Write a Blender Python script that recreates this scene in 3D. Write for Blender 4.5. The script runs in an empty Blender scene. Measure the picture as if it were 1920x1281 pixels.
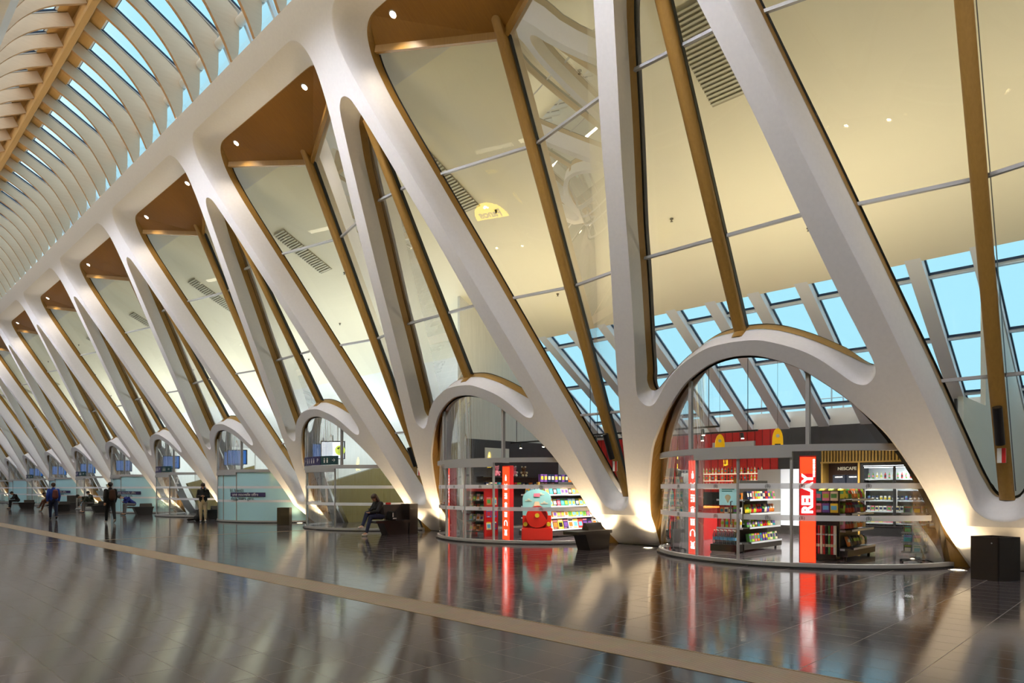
import bpy, bmesh, math, random
from math import sin, cos, pi, sqrt, radians as R
from mathutils import Vector as V, Matrix
from mathutils.geometry import tessellate_polygon
random.seed(7)
S = bpy.context.scene
COL = S.collection

# ------------------------------------------------------------------ the place, in metres
CAMH = 1.55
YC, L = 6.45, 8.35          # centre of the nearest full arch, length of one bay
A0, K = 15.35, .557         # leaning front face of the concrete: X = A0 - K*Z
HX = 5.69                   # middle of the hall
N0, N1 = -2, 13             # bays that are built

# ------------------------------------------------------------------ materials
def srgb(r, g, b):
    f = lambda c: (c/255/12.92) if c/255 <= .04045 else ((c/255+.055)/1.055)**2.4
    return (f(r), f(g), f(b), 1)
MATS = {}
def mat(name, col, rough=.6, metal=0, spec=.5, noise=None, bump=0, nscale=20, emit=None, estr=0, trans=0, coat=0):
    if name in MATS: return MATS[name]
    m = bpy.data.materials.new(name); m.use_nodes = True; nt = m.node_tree
    b = nt.nodes['Principled BSDF']
    b.inputs['Base Color'].default_value = col if len(col) == 4 else srgb(*col)
    b.inputs['Roughness'].default_value = rough
    b.inputs['Metallic'].default_value = metal
    b.inputs['Specular IOR Level'].default_value = spec
    b.inputs['Coat Weight'].default_value = coat
    if emit is not None:
        b.inputs['Emission Color'].default_value = srgb(*emit)
        b.inputs['Emission Strength'].default_value = estr
    if noise or bump:
        tc = nt.nodes.new('ShaderNodeTexCoord'); nz = nt.nodes.new('ShaderNodeTexNoise')
        nz.inputs['Scale'].default_value = nscale; nz.inputs['Detail'].default_value = 4
        nt.links.new(tc.outputs['Object'], nz.inputs['Vector'])
        if noise:
            mx = nt.nodes.new('ShaderNodeMix'); mx.data_type = 'RGBA'
            mx.inputs['A'].default_value = srgb(*noise[0]); mx.inputs['B'].default_value = srgb(*noise[1])
            nt.links.new(nz.outputs['Fac'], mx.inputs['Factor']); nt.links.new(mx.outputs['Result'], b.inputs['Base Color'])
        if bump:
            bp = nt.nodes.new('ShaderNodeBump'); bp.inputs['Strength'].default_value = bump; bp.inputs['Distance'].default_value = .02
            nt.links.new(nz.outputs['Fac'], bp.inputs['Height']); nt.links.new(bp.outputs['Normal'], b.inputs['Normal'])
    MATS[name] = m; return m
def wood(name, a, b_, rough=.45, scale=(1, 1, 1), dist=3):
    if name in MATS: return MATS[name]
    m = bpy.data.materials.new(name); m.use_nodes = True; nt = m.node_tree; N = nt.nodes.new; k = nt.links.new
    b = nt.nodes['Principled BSDF']; b.inputs['Roughness'].default_value = rough
    tc = N('ShaderNodeTexCoord'); mp = N('ShaderNodeMapping'); mp.inputs['Scale'].default_value = scale
    nz = N('ShaderNodeTexNoise'); nz.inputs['Scale'].default_value = dist; nz.inputs['Detail'].default_value = 6
    mx = N('ShaderNodeMix'); mx.data_type = 'RGBA'
    mx.inputs['A'].default_value = srgb(*a); mx.inputs['B'].default_value = srgb(*b_)
    k(tc.outputs['Object'], mp.inputs['Vector']); k(mp.outputs['Vector'], nz.inputs['Vector'])
    k(nz.outputs['Fac'], mx.inputs['Factor']); k(mx.outputs['Result'], b.inputs['Base Color'])
    MATS[name] = m; return m
def glass(name, tint, refl=1.0, ior=1.5, rough=0.0):
    if name in MATS: return MATS[name]
    m = bpy.data.materials.new(name); m.use_nodes = True; nt = m.node_tree; nt.nodes.clear(); N = nt.nodes.new; k = nt.links.new
    o = N('ShaderNodeOutputMaterial'); t = N('ShaderNodeBsdfTransparent'); g = N('ShaderNodeBsdfGlossy'); x = N('ShaderNodeMixShader')
    f = N('ShaderNodeFresnel'); f.inputs['IOR'].default_value = ior; mu = N('ShaderNodeMath'); mu.operation = 'MULTIPLY'; mu.inputs[1].default_value = refl
    mu.use_clamp = True
    t.inputs['Color'].default_value = tuple(tint)+(1,); g.inputs['Roughness'].default_value = rough; g.inputs['Color'].default_value = (1, 1, 1, 1)
    k(f.outputs[0], mu.inputs[0]); k(mu.outputs[0], x.inputs[0]); k(t.outputs[0], x.inputs[1]); k(g.outputs[0], x.inputs[2]); k(x.outputs[0], o.inputs[0])
    MATS[name] = m; return m
def film(name, col, alpha):
    if name in MATS: return MATS[name]
    m = bpy.data.materials.new(name); m.use_nodes = True; nt = m.node_tree; N = nt.nodes.new; k = nt.links.new
    b = nt.nodes['Principled BSDF']; b.inputs['Base Color'].default_value = srgb(*col); b.inputs['Alpha'].default_value = alpha; b.inputs['Roughness'].default_value = .3
    MATS[name] = m; return m

CONC = mat('pale_concrete', (0, 0, 0), .38, noise=((226, 224, 226), (236, 234, 235)), bump=.12, nscale=14, spec=.4)
OAK = wood('oak_veneer', (142, 106, 46), (168, 128, 62), .42, (8, 8, .6), 3)
OAKS = wood('oak_soffit', (124, 82, 18), (148, 102, 32), .5, (.7, 9, 1), 4)
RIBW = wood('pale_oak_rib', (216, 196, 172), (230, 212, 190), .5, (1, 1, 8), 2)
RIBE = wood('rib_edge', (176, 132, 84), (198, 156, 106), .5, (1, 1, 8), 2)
SPINE = wood('golden_spine', (205, 165, 105), (222, 184, 124), .45, (6, .4, 6), 3)
GREY = mat('grey_aluminium', (164, 164, 164), .5, 0)
GREYD = mat('dark_gasket', (18, 22, 24), .5)
WHITE = mat('white_paint', (233, 231, 226), .55)
CREAM = mat('cream_plaster', (234, 228, 206), .6)
BLACK = mat('black_satin', (18, 16, 17), .35)
DARKW = wood('dark_brown_laminate', (24, 18, 15), (40, 30, 25), .38, (1, 1, 12), 2)
RED = mat('relay_red', (206, 24, 30), .35)
ORANGE = mat('orange_red_panel', (236, 66, 34), .4, emit=(255, 66, 28), estr=1.15)
GL = glass('clear_glass', (.93, .965, .945), .5, 1.42)
GLD = glass('shop_glass', (.955, .975, .965), .5, 1.45)
SKYGL = glass('roof_glass', (.93, .985, 1.0), .25)
DOTS = film('white_film_band', (238, 240, 246), .8)

# ------------------------------------------------------------------ object helpers
def obj(name, verts, faces, m=None, parent=None, kind=None, smooth=False, mats=None, fm=None):
    me = bpy.data.meshes.new(name); me.from_pydata([tuple(v) for v in verts], [], faces); me.update()
    for x in (mats or ([m] if m else [])): me.materials.append(x)
    if fm: me.polygons.foreach_set('material_index', fm)
    if smooth: me.polygons.foreach_set('use_smooth', [True]*len(me.polygons))
    o = bpy.data.objects.new(name, me); COL.objects.link(o)
    if parent: o.parent = parent
    if kind: o['kind'] = kind
    return o
class MB:
    """collects simple shapes into ONE mesh"""
    def __init__(s): s.v = []; s.f = []; s.m = []; s.mats = []
    def mi(s, m):
        if m not in s.mats: s.mats.append(m)
        return s.mats.index(m)
    def add(s, vs, fs, m=None):
        b = len(s.v); s.v += [tuple(v) for v in vs]; s.f += [tuple(i+b for i in f) for f in fs]; s.m += [s.mi(m)]*len(fs); return s
    def box(s, x0, x1, y0, y1, z0, z1, m=None, M=None):
        vs = [V((x, y, z)) for x in (x0, x1) for y in (y0, y1) for z in (z0, z1)]
        if M: vs = [M @ v for v in vs]
        return s.add(vs, [(0, 1, 3, 2), (4, 6, 7, 5), (0, 4, 5, 1), (2, 3, 7, 6), (0, 2, 6, 4), (1, 5, 7, 3)], m)
    def beam(s, p, q, w, h, up=(0, 0, 1), m=None, w2=None, h2=None):
        p, q = V(p), V(q); d = (q-p).normalized(); r = d.cross(V(up)).normalized(); u = r.cross(d)
        vs = []
        for c, a, b in ((p, w, h), (q, w2 or w, h2 or h)):
            for sx, sy in ((-1, -1), (1, -1), (1, 1), (-1, 1)): vs.append(c+r*a/2*sx+u*b/2*sy)
        return s.add(vs, [(3, 2, 1, 0), (4, 5, 6, 7), (0, 1, 5, 4), (1, 2, 6, 5), (2, 3, 7, 6), (3, 0, 4, 7)], m)
    def tube(s, pts, r, n=8, m=None, closed=False, r2=None):
        pts = [V(p) for p in pts]; k = len(pts); vs = []; pu = None
        for i, p in enumerate(pts):
            a = pts[max(i-1, 0)]; b = pts[min(i+1, k-1)]; d = (b-a).normalized()
            ref = V((0, 0, 1)) if abs(d.z) < .9 else V((1, 0, 0))
            if pu is None: u = d.cross(ref).normalized()
            else: u = (pu-d*pu.dot(d)).normalized()
            pu = u; w = d.cross(u); rr = r if r2 is None else r+(r2-r)*i/(k-1)
            if isinstance(r, (list, tuple)): rr = r[i]
            vs += [p+(u*cos(2*pi*j/n)+w*sin(2*pi*j/n))*rr for j in range(n)]
        fs = [(i*n+j, i*n+(j+1) % n, (i+1)*n+(j+1) % n, (i+1)*n+j) for i in range(k-1) for j in range(n)]
        fs += [tuple(range(n-1, -1, -1)), tuple((k-1)*n+j for j in range(n))]
        return s.add(vs, fs, m)
    def lathe(s, prof, c=(0, 0, 0), n=16, m=None):
        c = V(c); vs = [c+V((r*cos(2*pi*j/n), r*sin(2*pi*j/n), z)) for r, z in prof for j in range(n)]; k = len(prof)
        fs = [(i*n+j, i*n+(j+1) % n, (i+1)*n+(j+1) % n, (i+1)*n+j) for i in range(k-1) for j in range(n)]
        fs += [tuple(range(n-1, -1, -1)), tuple((k-1)*n+j for j in range(n))]
        return s.add(vs, fs, m)
    def prism(s, poly, axis, a, b, m=None):
        """poly in the two other axes, extruded from a to b along axis (0,1,2)"""
        def P(u, v, t): q = [u, v]; q.insert(axis, t); return q
        n = len(poly); vs = [P(u, v, a) for u, v in poly]+[P(u, v, b) for u, v in poly]
        fs = [tuple(range(n)), tuple(range(2*n-1, n-1, -1))]+[(i, i+n, (i+1) % n+n, (i+1) % n) for i in range(n)]
        return s.add(vs, fs, m)
    def build(s, name, parent=None, kind=None, smooth=False, m=None, bevel=0):
        o = obj(name, s.v, s.f, None, parent, kind, smooth, [x for x in s.mats] if s.mats != [None] else [m], s.m)
        bm = bmesh.new(); bm.from_mesh(o.data); bmesh.ops.recalc_face_normals(bm, faces=bm.faces)
        if bevel: bmesh.ops.bevel(bm, geom=[e for e in bm.edges], offset=bevel, segments=2, affect='EDGES', clamp_overlap=True)
        bm.to_mesh(o.data); bm.free()
        if smooth: o.data.set_sharp_from_angle(angle=R(38))
        return o
def tag(o, label, cat, group=None, kind=None):
    o['label'] = label; o['category'] = cat
    if group: o['group'] = group
    if kind: o['kind'] = kind
    return o
def empty(name, loc=(0, 0, 0), rz=0, kind=None):
    o = bpy.data.objects.new(name, None); COL.objects.link(o); o.location = loc; o.rotation_euler.z = rz; o.empty_display_size = .2
    if kind: o['kind'] = kind
    return o
def dup(o, parent=None, **kw):
    c = o.copy(); COL.objects.link(c)
    if parent: c.parent = parent
    for ch in o.children: dup(ch, c)
    if 'loc' in kw: c.location = kw['loc']
    if 'rz' in kw: c.rotation_euler.z = kw['rz']
    for k in ('label', 'group'):
        if k in kw: c[k] = kw[k]
    return c
def text(body, size, parent, loc, rot, m, ext=.004, name='lettering', align='CENTER', sx=1, bold=0):
    cu = bpy.data.curves.new(name, 'FONT'); cu.body = body; cu.size = size; cu.extrude = ext; cu.align_x = align; cu.align_y = 'CENTER'; cu.offset = bold
    tmp = bpy.data.objects.new('tmp', cu); me = bpy.data.meshes.new_from_object(tmp); bpy.data.objects.remove(tmp); bpy.data.curves.remove(cu)
    me.materials.clear(); me.materials.append(m); o = bpy.data.objects.new(name, me); COL.objects.link(o); o.parent = parent; o.location = loc; o.rotation_euler = rot; o.scale.x = sx
    return o

# ------------------------------------------------------------------ outlines of one bay (w = distance along the wall from the arch centre)
def smooth_path(P, n=3):
    out = []
    for i in range(len(P)-1):
        p0, p1, p2, p3 = P[max(i-1, 0)], P[i], P[i+1], P[min(i+2, len(P)-1)]
        for j in range(n):
            t = j/n
            out.append(tuple(.5*((2*p1[k])+(-p0[k]+p2[k])*t+(2*p0[k]-5*p1[k]+4*p2[k]-p3[k])*t*t+(-p0[k]+3*p1[k]-3*p2[k]+p3[k])*t**3) for k in range(len(p1))))
    out.append(tuple(P[-1])); return out
H = L/2
MAIN = [(H, .95, H, 1.37), (4.03, .965, 4.08, 1.375), (3.9, 1.02, 3.99, 1.41), (3.78, 1.13, 3.92, 1.5), (3.7, 1.3, 3.86, 1.65), (3.58, 1.75, 3.74, 2.0),
        (3.29, 2.85, 3.46, 3.0), (3.06, 3.66, 3.25, 3.75), (2.65, 5.0, 2.87, 5.0), (2.23, 6.28, 2.48, 6.3), (1.87, 7.43, 2.13, 7.45), (1.58, 8.44, 1.83, 8.4),
        (1.28, 9.35, 1.55, 9.3), (.98, 10.25, 1.27, 10.2), (.72, 11.1, 1.03, 11.0), (.6, 11.6, .93, 11.45), (.55, 12.0, .88, 11.85), (.6, 12.3, .92, 12.15),
        (.75, 12.55, 1.03, 12.38), (1.0, 12.69, 1.25, 12.53), (1.35, 12.72, 1.6, 12.58), (2.5, 12.72, 2.6, 12.58), (H, 12.72, H, 12.58)]
ARCW = [(0, 4.48, 0, 4.77), (.5, 4.45, .5, 4.73), (.9, 4.33, .9, 4.62), (1.3, 4.16, 1.35, 4.42), (1.6, 3.97, 1.7, 4.22), (1.85, 3.75, 2.0, 4.03), (2.05, 3.56, 2.2, 3.9),
        (2.18, 3.47, 2.32, 3.85), (2.32, 3.44, 2.42, 3.86), (2.44, 3.5, 2.47, 3.92), (2.52, 3.62, 2.48, 4.02), (2.52, 3.8, 2.46, 4.15), (2.4, 4.2, 2.38, 4.35),
        (2.14, 5.0, 2.2, 5.0), (1.76, 6.3, 1.83, 6.3), (1.54, 7.1, 1.62, 7.1), (1.3, 7.94, 1.36, 7.94), (1.03, 8.8, 1.1, 8.8), (.62, 10.11, .72, 10.1),
        (.42, 10.7, .5, 10.62), (.27, 11.05, .33, 10.92), (.12, 11.19, .15, 11.05), (0, 11.22, 0, 11.09)]
ARCH = [(3.55, 0), (3.42, .35), (3.3, .7), (3.22, 1.0), (3.05, 1.5), (2.86, 1.95), (2.65, 2.38), (2.48, 2.65), (2.2, 2.98), (1.9, 3.3), (1.55, 3.6), (1.25, 3.83), (.95, 3.99),
        (.6, 4.13), (.3, 4.2), (0, 4.22)]
SM, SA, SO = smooth_path(MAIN), smooth_path(ARCW), smooth_path(ARCH, 2)
GX, GR = 16.42, 3.28          # centre (X) and radius of the glass drum under each arch
def tuck(z): return .42*max(0, .85-z)/.85
def P(w, z, a=A0): return (a-K*z+tuck(z)*(1 if a < 15.6 else .6), w, z)
def drumx(w, r=GR): return GX-sqrt(max(r*r-w*w, 0))
def drumtop(w): return (15.5+.032*w*w-drumx(w))/K
WMAX = 3.2

def wall_mesh(name, n0, n1, mirror=False):
    bm = bmesh.new()
    def tri_face(loops):
        pl = [[V((w, z, 0)) for w, z in lp] for lp in loops]
        ts = tessellate_polygon(pl); flat = [p for lp in pl for p in lp]
        vs = [bm.verts.new((0, p.x, p.y)) for p in flat]
        for t in ts:
            try: bm.faces.new([vs[i] for i in t])
            except ValueError: pass
    mf = [(w, z) for w, z, _, _ in SM]; af = [(w, z) for w, z, _, _ in SA]
    right = [(H, 0)]+mf+[(H, 13.24)]
    left = [(-w, z) for w, z in reversed(right)]
    arch = [(-w, z) for w, z in SO]+[(w, z) for w, z in reversed(SO)][1:]
    outer = arch+right+left
    hole = af+[(-w, z) for w, z in reversed(af)][1:-1]
    tri_face([outer, hole])
    bmesh.ops.bisect_plane(bm, geom=bm.verts[:]+bm.edges[:]+bm.faces[:], plane_co=(0, 0, .85), plane_no=(0, 0, 1))
    for v in bm.verts: v.co.x = P(v.co.y, v.co.z)[0]
    bmesh.ops.recalc_face_normals(bm, faces=bm.faces)
    fv = [v.co.copy() for v in bm.verts]; ff = [[v.index for v in f.verts] for f in bm.faces]
    bm.verts.index_update(); ff = [[v.index for v in f.verts] for f in bm.faces]
    bm.free()
    V_, F_, SMO = [], [], []
    def strip(rows, close=False):
        b = len(V_); n = len(rows[0])
        for r in rows: V_.extend(r)
        for i in range(len(rows)-1):
            for j in range(n-1): F_.append((b+i*n+j, b+i*n+j+1, b+(i+1)*n+j+1, b+(i+1)*n+j)); SMO.append(True)
    for n in range(n0, n1+1):
        c = YC+n*L; b = len(V_)
        V_.extend((v.x, v.y+c, v.z) for v in fv); F_.extend(tuple(i+b for i in f) for f in ff); SMO.extend([False]*len(ff))
        for s in (1, -1):
            # splayed reveals of the tall windows: front edge, roll, middle crease, back edge
            rows = [[P(w, z, A0)for w, z, _, _ in SM], [P(w*.9+wb*.1, z*.9+zb*.1, A0+.02) for w, z, wb, zb in SM], [P(w*.45+wb*.55, z*.45+zb*.55, A0+.3) for w, z, wb, zb in SM], [P(wb, zb, 16.05) for _, _, wb, zb in SM]]
            strip([[(x, s*w+c, z) for x, w, z in r] for r in rows])
            rows = [[P(w, z, A0)for w, z, _, _ in SA], [P(w*.95+wb*.05, z*.95+zb*.05, A0+.03) for w, z, wb, zb in SA], [P(w*.5+wb*.5, z*.5+zb*.5, A0+.3) for w, z, wb, zb in SA], [P(wb, zb, 15.9) for _, _, wb, zb in SA]]
            strip([[(x, s*w+c, z) for x, w, z in r] for r in rows])
            # thickness of the arch edge
            strip([[(x, s*w+c, z) for x, w, z in [P(w, z) for w, z in SO]], [(x, s*w*.985+c, z) for x, w, z in [P(w, z, A0+.05) for w, z in SO]]])
    # back faces and top of the edge beam
    y0, y1 = YC+n0*L-H, YC+n1*L+H
    xt = A0-K*13.24
    b = len(V_); V_.extend([(xt, y0, 13.24), (xt, y1, 13.24), (xt+.06, y0, 13.3), (xt+.06, y1, 13.3), (9.3, y0, 13.3), (9.3, y1, 13.3), (9.05, y0, 12.6), (9.05, y1, 12.6)])
    F_ += [(b, b+1, b+3, b+2), (b+2, b+3, b+5, b+4), (b+4, b+5, b+7, b+6)]; SMO += [False]*3
    if mirror: V_[:] = [(2*HX-x, y, z) for x, y, z in V_]
    me = bpy.data.meshes.new(name); me.from_pydata(V_, [], F_); me.materials.append(CONC)
    me.polygons.foreach_set('use_smooth', SMO); me.update()
    o = bpy.data.objects.new(name, me); COL.objects.link(o); o['kind'] = 'structure'
    return o
wall_mesh('wall_right', N0, N1)
wall_mesh('wall_left', N0, N1, True)

# ------------------------------------------------------------------ glazing prototypes, at the arch centre (w = 0) or at the V between two bays
def foldx(z): return 14.35-.462*(z-3.5)
FT = 11.5                     # height of the top of the folded glass
SIDE = [(wb, zb) for _, _, wb, zb in SM if zb <= 12.2 and not (zb > 11.9 and wb > 1.0)]
SIDE = [p for i, p in enumerate(SIDE)]
def side_at(z):
    """half width (measured from the V centre) of the tall window at height z"""
    for i in range(len(SIDE)-1):
        (w0, z0), (w1, z1) = SIDE[i], SIDE[i+1]
        if z0 <= z <= z1 and z1 > z0: return H-(w0+(w1-w0)*(z-z0)/(z1-z0))
    return 0 if z < 1.37 else H-SIDE[-1][0]
def frame_strip(path_a, path_b, name, m, parent):
    n = len(path_a); return obj(name, path_a+path_b, [(j, j+1, n+j+1, n+j) for j in range(n-1)], m, parent)
def sgn(pts, s): return [(x, s*w, z) for x, w, z in pts]
def main_window(idx, name='window'):
    root = empty('window_%d' % idx, kind='structure')
    # oak lining between concrete and glass (both sides in one lining), V centre at w=0 here
    b = MB()
    full = [(H-wb, zb) for _, _, wb, zb in SM]
    for s in (1, -1):
        pa = [(P(0, z, 16.03)[0], s*w, z) for w, z in full]; pb = [(16.27-K*z, s*max(w-.015, 0), z) for w, z in full]
        n = len(pa); b.add(pa+pb, [(j, j+1, n+j+1, n+j) for j in range(n-1)], OAK)
        # dark gasket against the glass
        pc = [(16.29-K*z, s*max(w-.05, 0), z+(.03 if w < .3 else 0)) for w, z in full if z < 12.1]
        pd = [(16.27-K*z, s*max(w-.0, 0), z) for w, z in full if z < 12.1]; n = len(pc)
        b.add(pd+pc, [(j, j+1, n+j+1, n+j) for j in range(n-1)], GREYD)
    b.build('oak_lining', root)
    # folded glass, one pane set per side
    for s in (1, -1):
        zs = [1.4+(12.2-1.4)*i/24 for i in range(25)]; vs = []; fs = []
        for i, z in enumerate(zs):
            w = max(side_at(min(z, 12.15))-.03, .02); t = (z-1.4)/(12.2-1.4); zf = 1.4+(FT-1.4)*t
            vs += [(16.28-K*z, s*w, z), (foldx(zf), 0, zf)]
        nu = 6; gv = []
        for i in range(len(zs)): a_, b_ = V(vs[2*i]), V(vs[2*i+1]); gv += [a_.lerp(b_, j/nu) for j in range(nu+1)]
        for i in range(len(zs)-1): fs += [(i*(nu+1)+j, i*(nu+1)+j+1, (i+1)*(nu+1)+j+1, (i+1)*(nu+1)+j) for j in range(nu)]
        obj('glass_pane', gv, fs, GL, root, smooth=True)
        # horizontal transoms
        for zt in (9.45, 6.48, 3.5):
            w = side_at(zt); MB().beam((16.27-K*zt, s*w, zt), (foldx(zt)-.02, 0, zt), .07, .06, m=GREY).build('transom', root)
    # oak mullion on the fold, rounded nose towards the hall
    zs = [1.33, 1.6, 2.5, 4, 6, 8, 10, FT, 12.0]; vs = []; n = 9; fs = []
    for z in zs:
        hw = .12; dep = .12+.10*min(1, (z-1.3)/2.5); x = foldx(z)
        for j in range(n):
            a = pi*j/(n-1); vs.append((x-dep-.06*sin(a)+ (0 if 0 < j < n-1 else .0), hw*cos(a), z))
        vs += [(x+.04, -hw*.55, z), (x+.04, hw*.55, z)]
    n = 11
    fs = [(i*n+j, i*n+(j+1) % n, (i+1)*n+(j+1) % n, (i+1)*n+j) for i in range(len(zs)-1) for j in range(n)]
    fs += [tuple(range(n-1, -1, -1)), tuple((len(zs)-1)*n+j for j in range(n))]
    mu = obj('mullion', vs, fs, OAK, root, smooth=True); mu.data.set_sharp_from_angle(angle=R(50))
    g = MB()
    for s in (1, -1): g.add([(foldx(z)+dx, s*.123*q, z) for z in (1.5, 4.3, FT) for dx, q in ((-.09, 1.0), (.03, 1.0))], [(0, 1, 3, 2), (2, 3, 5, 4)], GREYD)
    g.build('gasket', root)
    # oak soffit, falling from the beam to the fold
    xb = 16.05-K*12.58; xs = 16.27-K*12.15
    wB, wS = H-1.25, H-.93
    vs = [(xb-.03, -wB, 12.6), (xb-.03, wB, 12.6), (xs, wS+.03, 12.12), (foldx(FT), 0, FT), (xs, -wS-.03, 12.12)]
    vs2 = [(x, w, z+.25) for x, w, z in vs]
    obj('soffit', vs+vs2, [(0, 1, 2, 3, 4)[::-1], (5, 6, 7, 8, 9)]+[(i, (i+1) % 5, (i+1) % 5+5, i+5) for i in range(5)], OAKS, root)
    b = MB()
    for s in (1, -1): b.beam((xs-.05, s*(wS), 12.13), (foldx(FT)-.06, 0, FT+.0), .09, .16, m=OAK)
    b.build('soffit_trim', root)
    return root
def arch_window(idx):
    root = empty('window_%d' % idx, kind='structure')
    b = MB()
    for s in (1, -1):
        pa = [(15.88-K*z, s*w, z) for _, _, w, z in SA]; lift = lambda w, z: .13*max(0, min(1, (2.42-w)/.5)) if z < 4.79 and w < 2.42 and z < 4.79 and z > 3.0 and (w, z) in LOWB else 0
        LOWB = {(w, z) for (_, _, w, z), i in zip(SA, range(999)) if i < 27}
        pb = [(16.1-K*z, s*max(w-.02, 0), z+lift(w, z)) for _, _, w, z in SA]; n = len(pa)
        b.add(pa+pb, [(j, j+1, n+j+1, n+j) for j in range(n-1)], OAK)
        pc = [(16.12-K*z, s*max(w-.05, 0), z+lift(w, z)+(.03 if z < 4.79 else 0)) for _, _, w, z in SA]
        b.add(pb+pc, [(j, j+1, n+j+1, n+j) for j in range(n-1)], GREYD)
    b.build('oak_lining', root)
    for s in (1, -1):
        # pane: fan between mullion line (w=0) and outline
        pts = [(w, z) for _, _, w, z in SA]; vs = []; fs = []
        bm = bmesh.new(); pl = [V((w-.02 if w > .02 else w, z, 0)) for w, z in pts]
        ts = tessellate_polygon([pl]); vv = [(16.08-K*p.y, s*p.x, p.y) for p in pl]; bm.free()
        obj('glass_pane', vv, [tuple(t) for t in ts], GL, root)
        for zt in (9.43, 6.48):
            w = [a[2] for a in SA if a[3] > 4.4]; zz = [a[3] for a in SA if a[3] > 4.4]
            for i in range(len(zz)-1):
                if zz[i] <= zt < zz[i+1] and w[i] < 2.6: ww = w[i]+(w[i+1]-w[i])*(zt-zz[i])/(zz[i+1]-zz[i])
            MB().beam((16.05-K*zt, s*ww, zt), (16.05-K*zt, 0, zt), .07, .06, m=GREY).build('transom', root)
    zs = [4.62, 4.75, 6, 8, 10, 10.9]; vs = []
    for z in zs:
        hw = .125; x = 16.05-K*z; dep = .22 if z > 4.7 else .34
        if z < 4.7: x = 16.05-K*4.75
        for j in range(9):
            a = pi*j/8; vs.append((x-dep+.05-.09*sin(a), hw*cos(a), z))
        vs += [(x+.03, -hw*.8, z), (x+.03, hw*.8, z)]
    n = 11; fs = [(i*n+j, i*n+(j+1) % n, (i+1)*n+(j+1) % n, (i+1)*n+j) for i in range(len(zs)-1) for j in range(n)]
    fs += [tuple(range(n-1, -1, -1)), tuple((len(zs)-1)*n+j for j in range(n))]
    mu = obj('mullion', vs, fs, OAK, root, smooth=True); mu.data.set_sharp_from_angle(angle=R(50))
    g = MB()
    for s in (1, -1): g.add([(16.05-K*z+dx, s*hw, z) for z in (4.85, 10.9) for dx, hw in ((-.1, .127), (.03, .127))], [(0, 1, 3, 2)], GREYD)
    g.build('gasket', root)
    return root
def arc(w0, w1, r, n):
    a0, a1 = math.asin(w0/r), math.asin(w1/r)
    return [(GX-r*cos(a0+(a1-a0)*i/n), r*sin(a0+(a1-a0)*i/n)) for i in range(n+1)]
def ring(b, w0, w1, r0, r1, z0, z1, m, n=24):
    A = arc(w0, w1, r1, n); B = arc(w0*min(1, r0/r1*1.0), w1*min(1, r0/r1*1.0), r0, n); k = n+1
    vs = [(x, y, z0) for x, y in A]+[(x, y, z1) for x, y in A]+[(x, y, z0) for x, y in B]+[(x, y, z1) for x, y in B]
    fs = [(j, j+1, k+j+1, k+j) for j in range(n)]+[(2*k+j+1, 2*k+j, 3*k+j, 3*k+j+1) for j in range(n)]
    fs += [(k+j, k+j+1, 3*k+j+1, 3*k+j) for j in range(n)]+[(j+1, j, 2*k+j, 2*k+j+1) for j in range(n)]
    fs += [(0, k, 3*k, 2*k), (k-1, 2*k-1, 4*k-1, 3*k-1)]
    return b.add(vs, fs, m)
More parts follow.
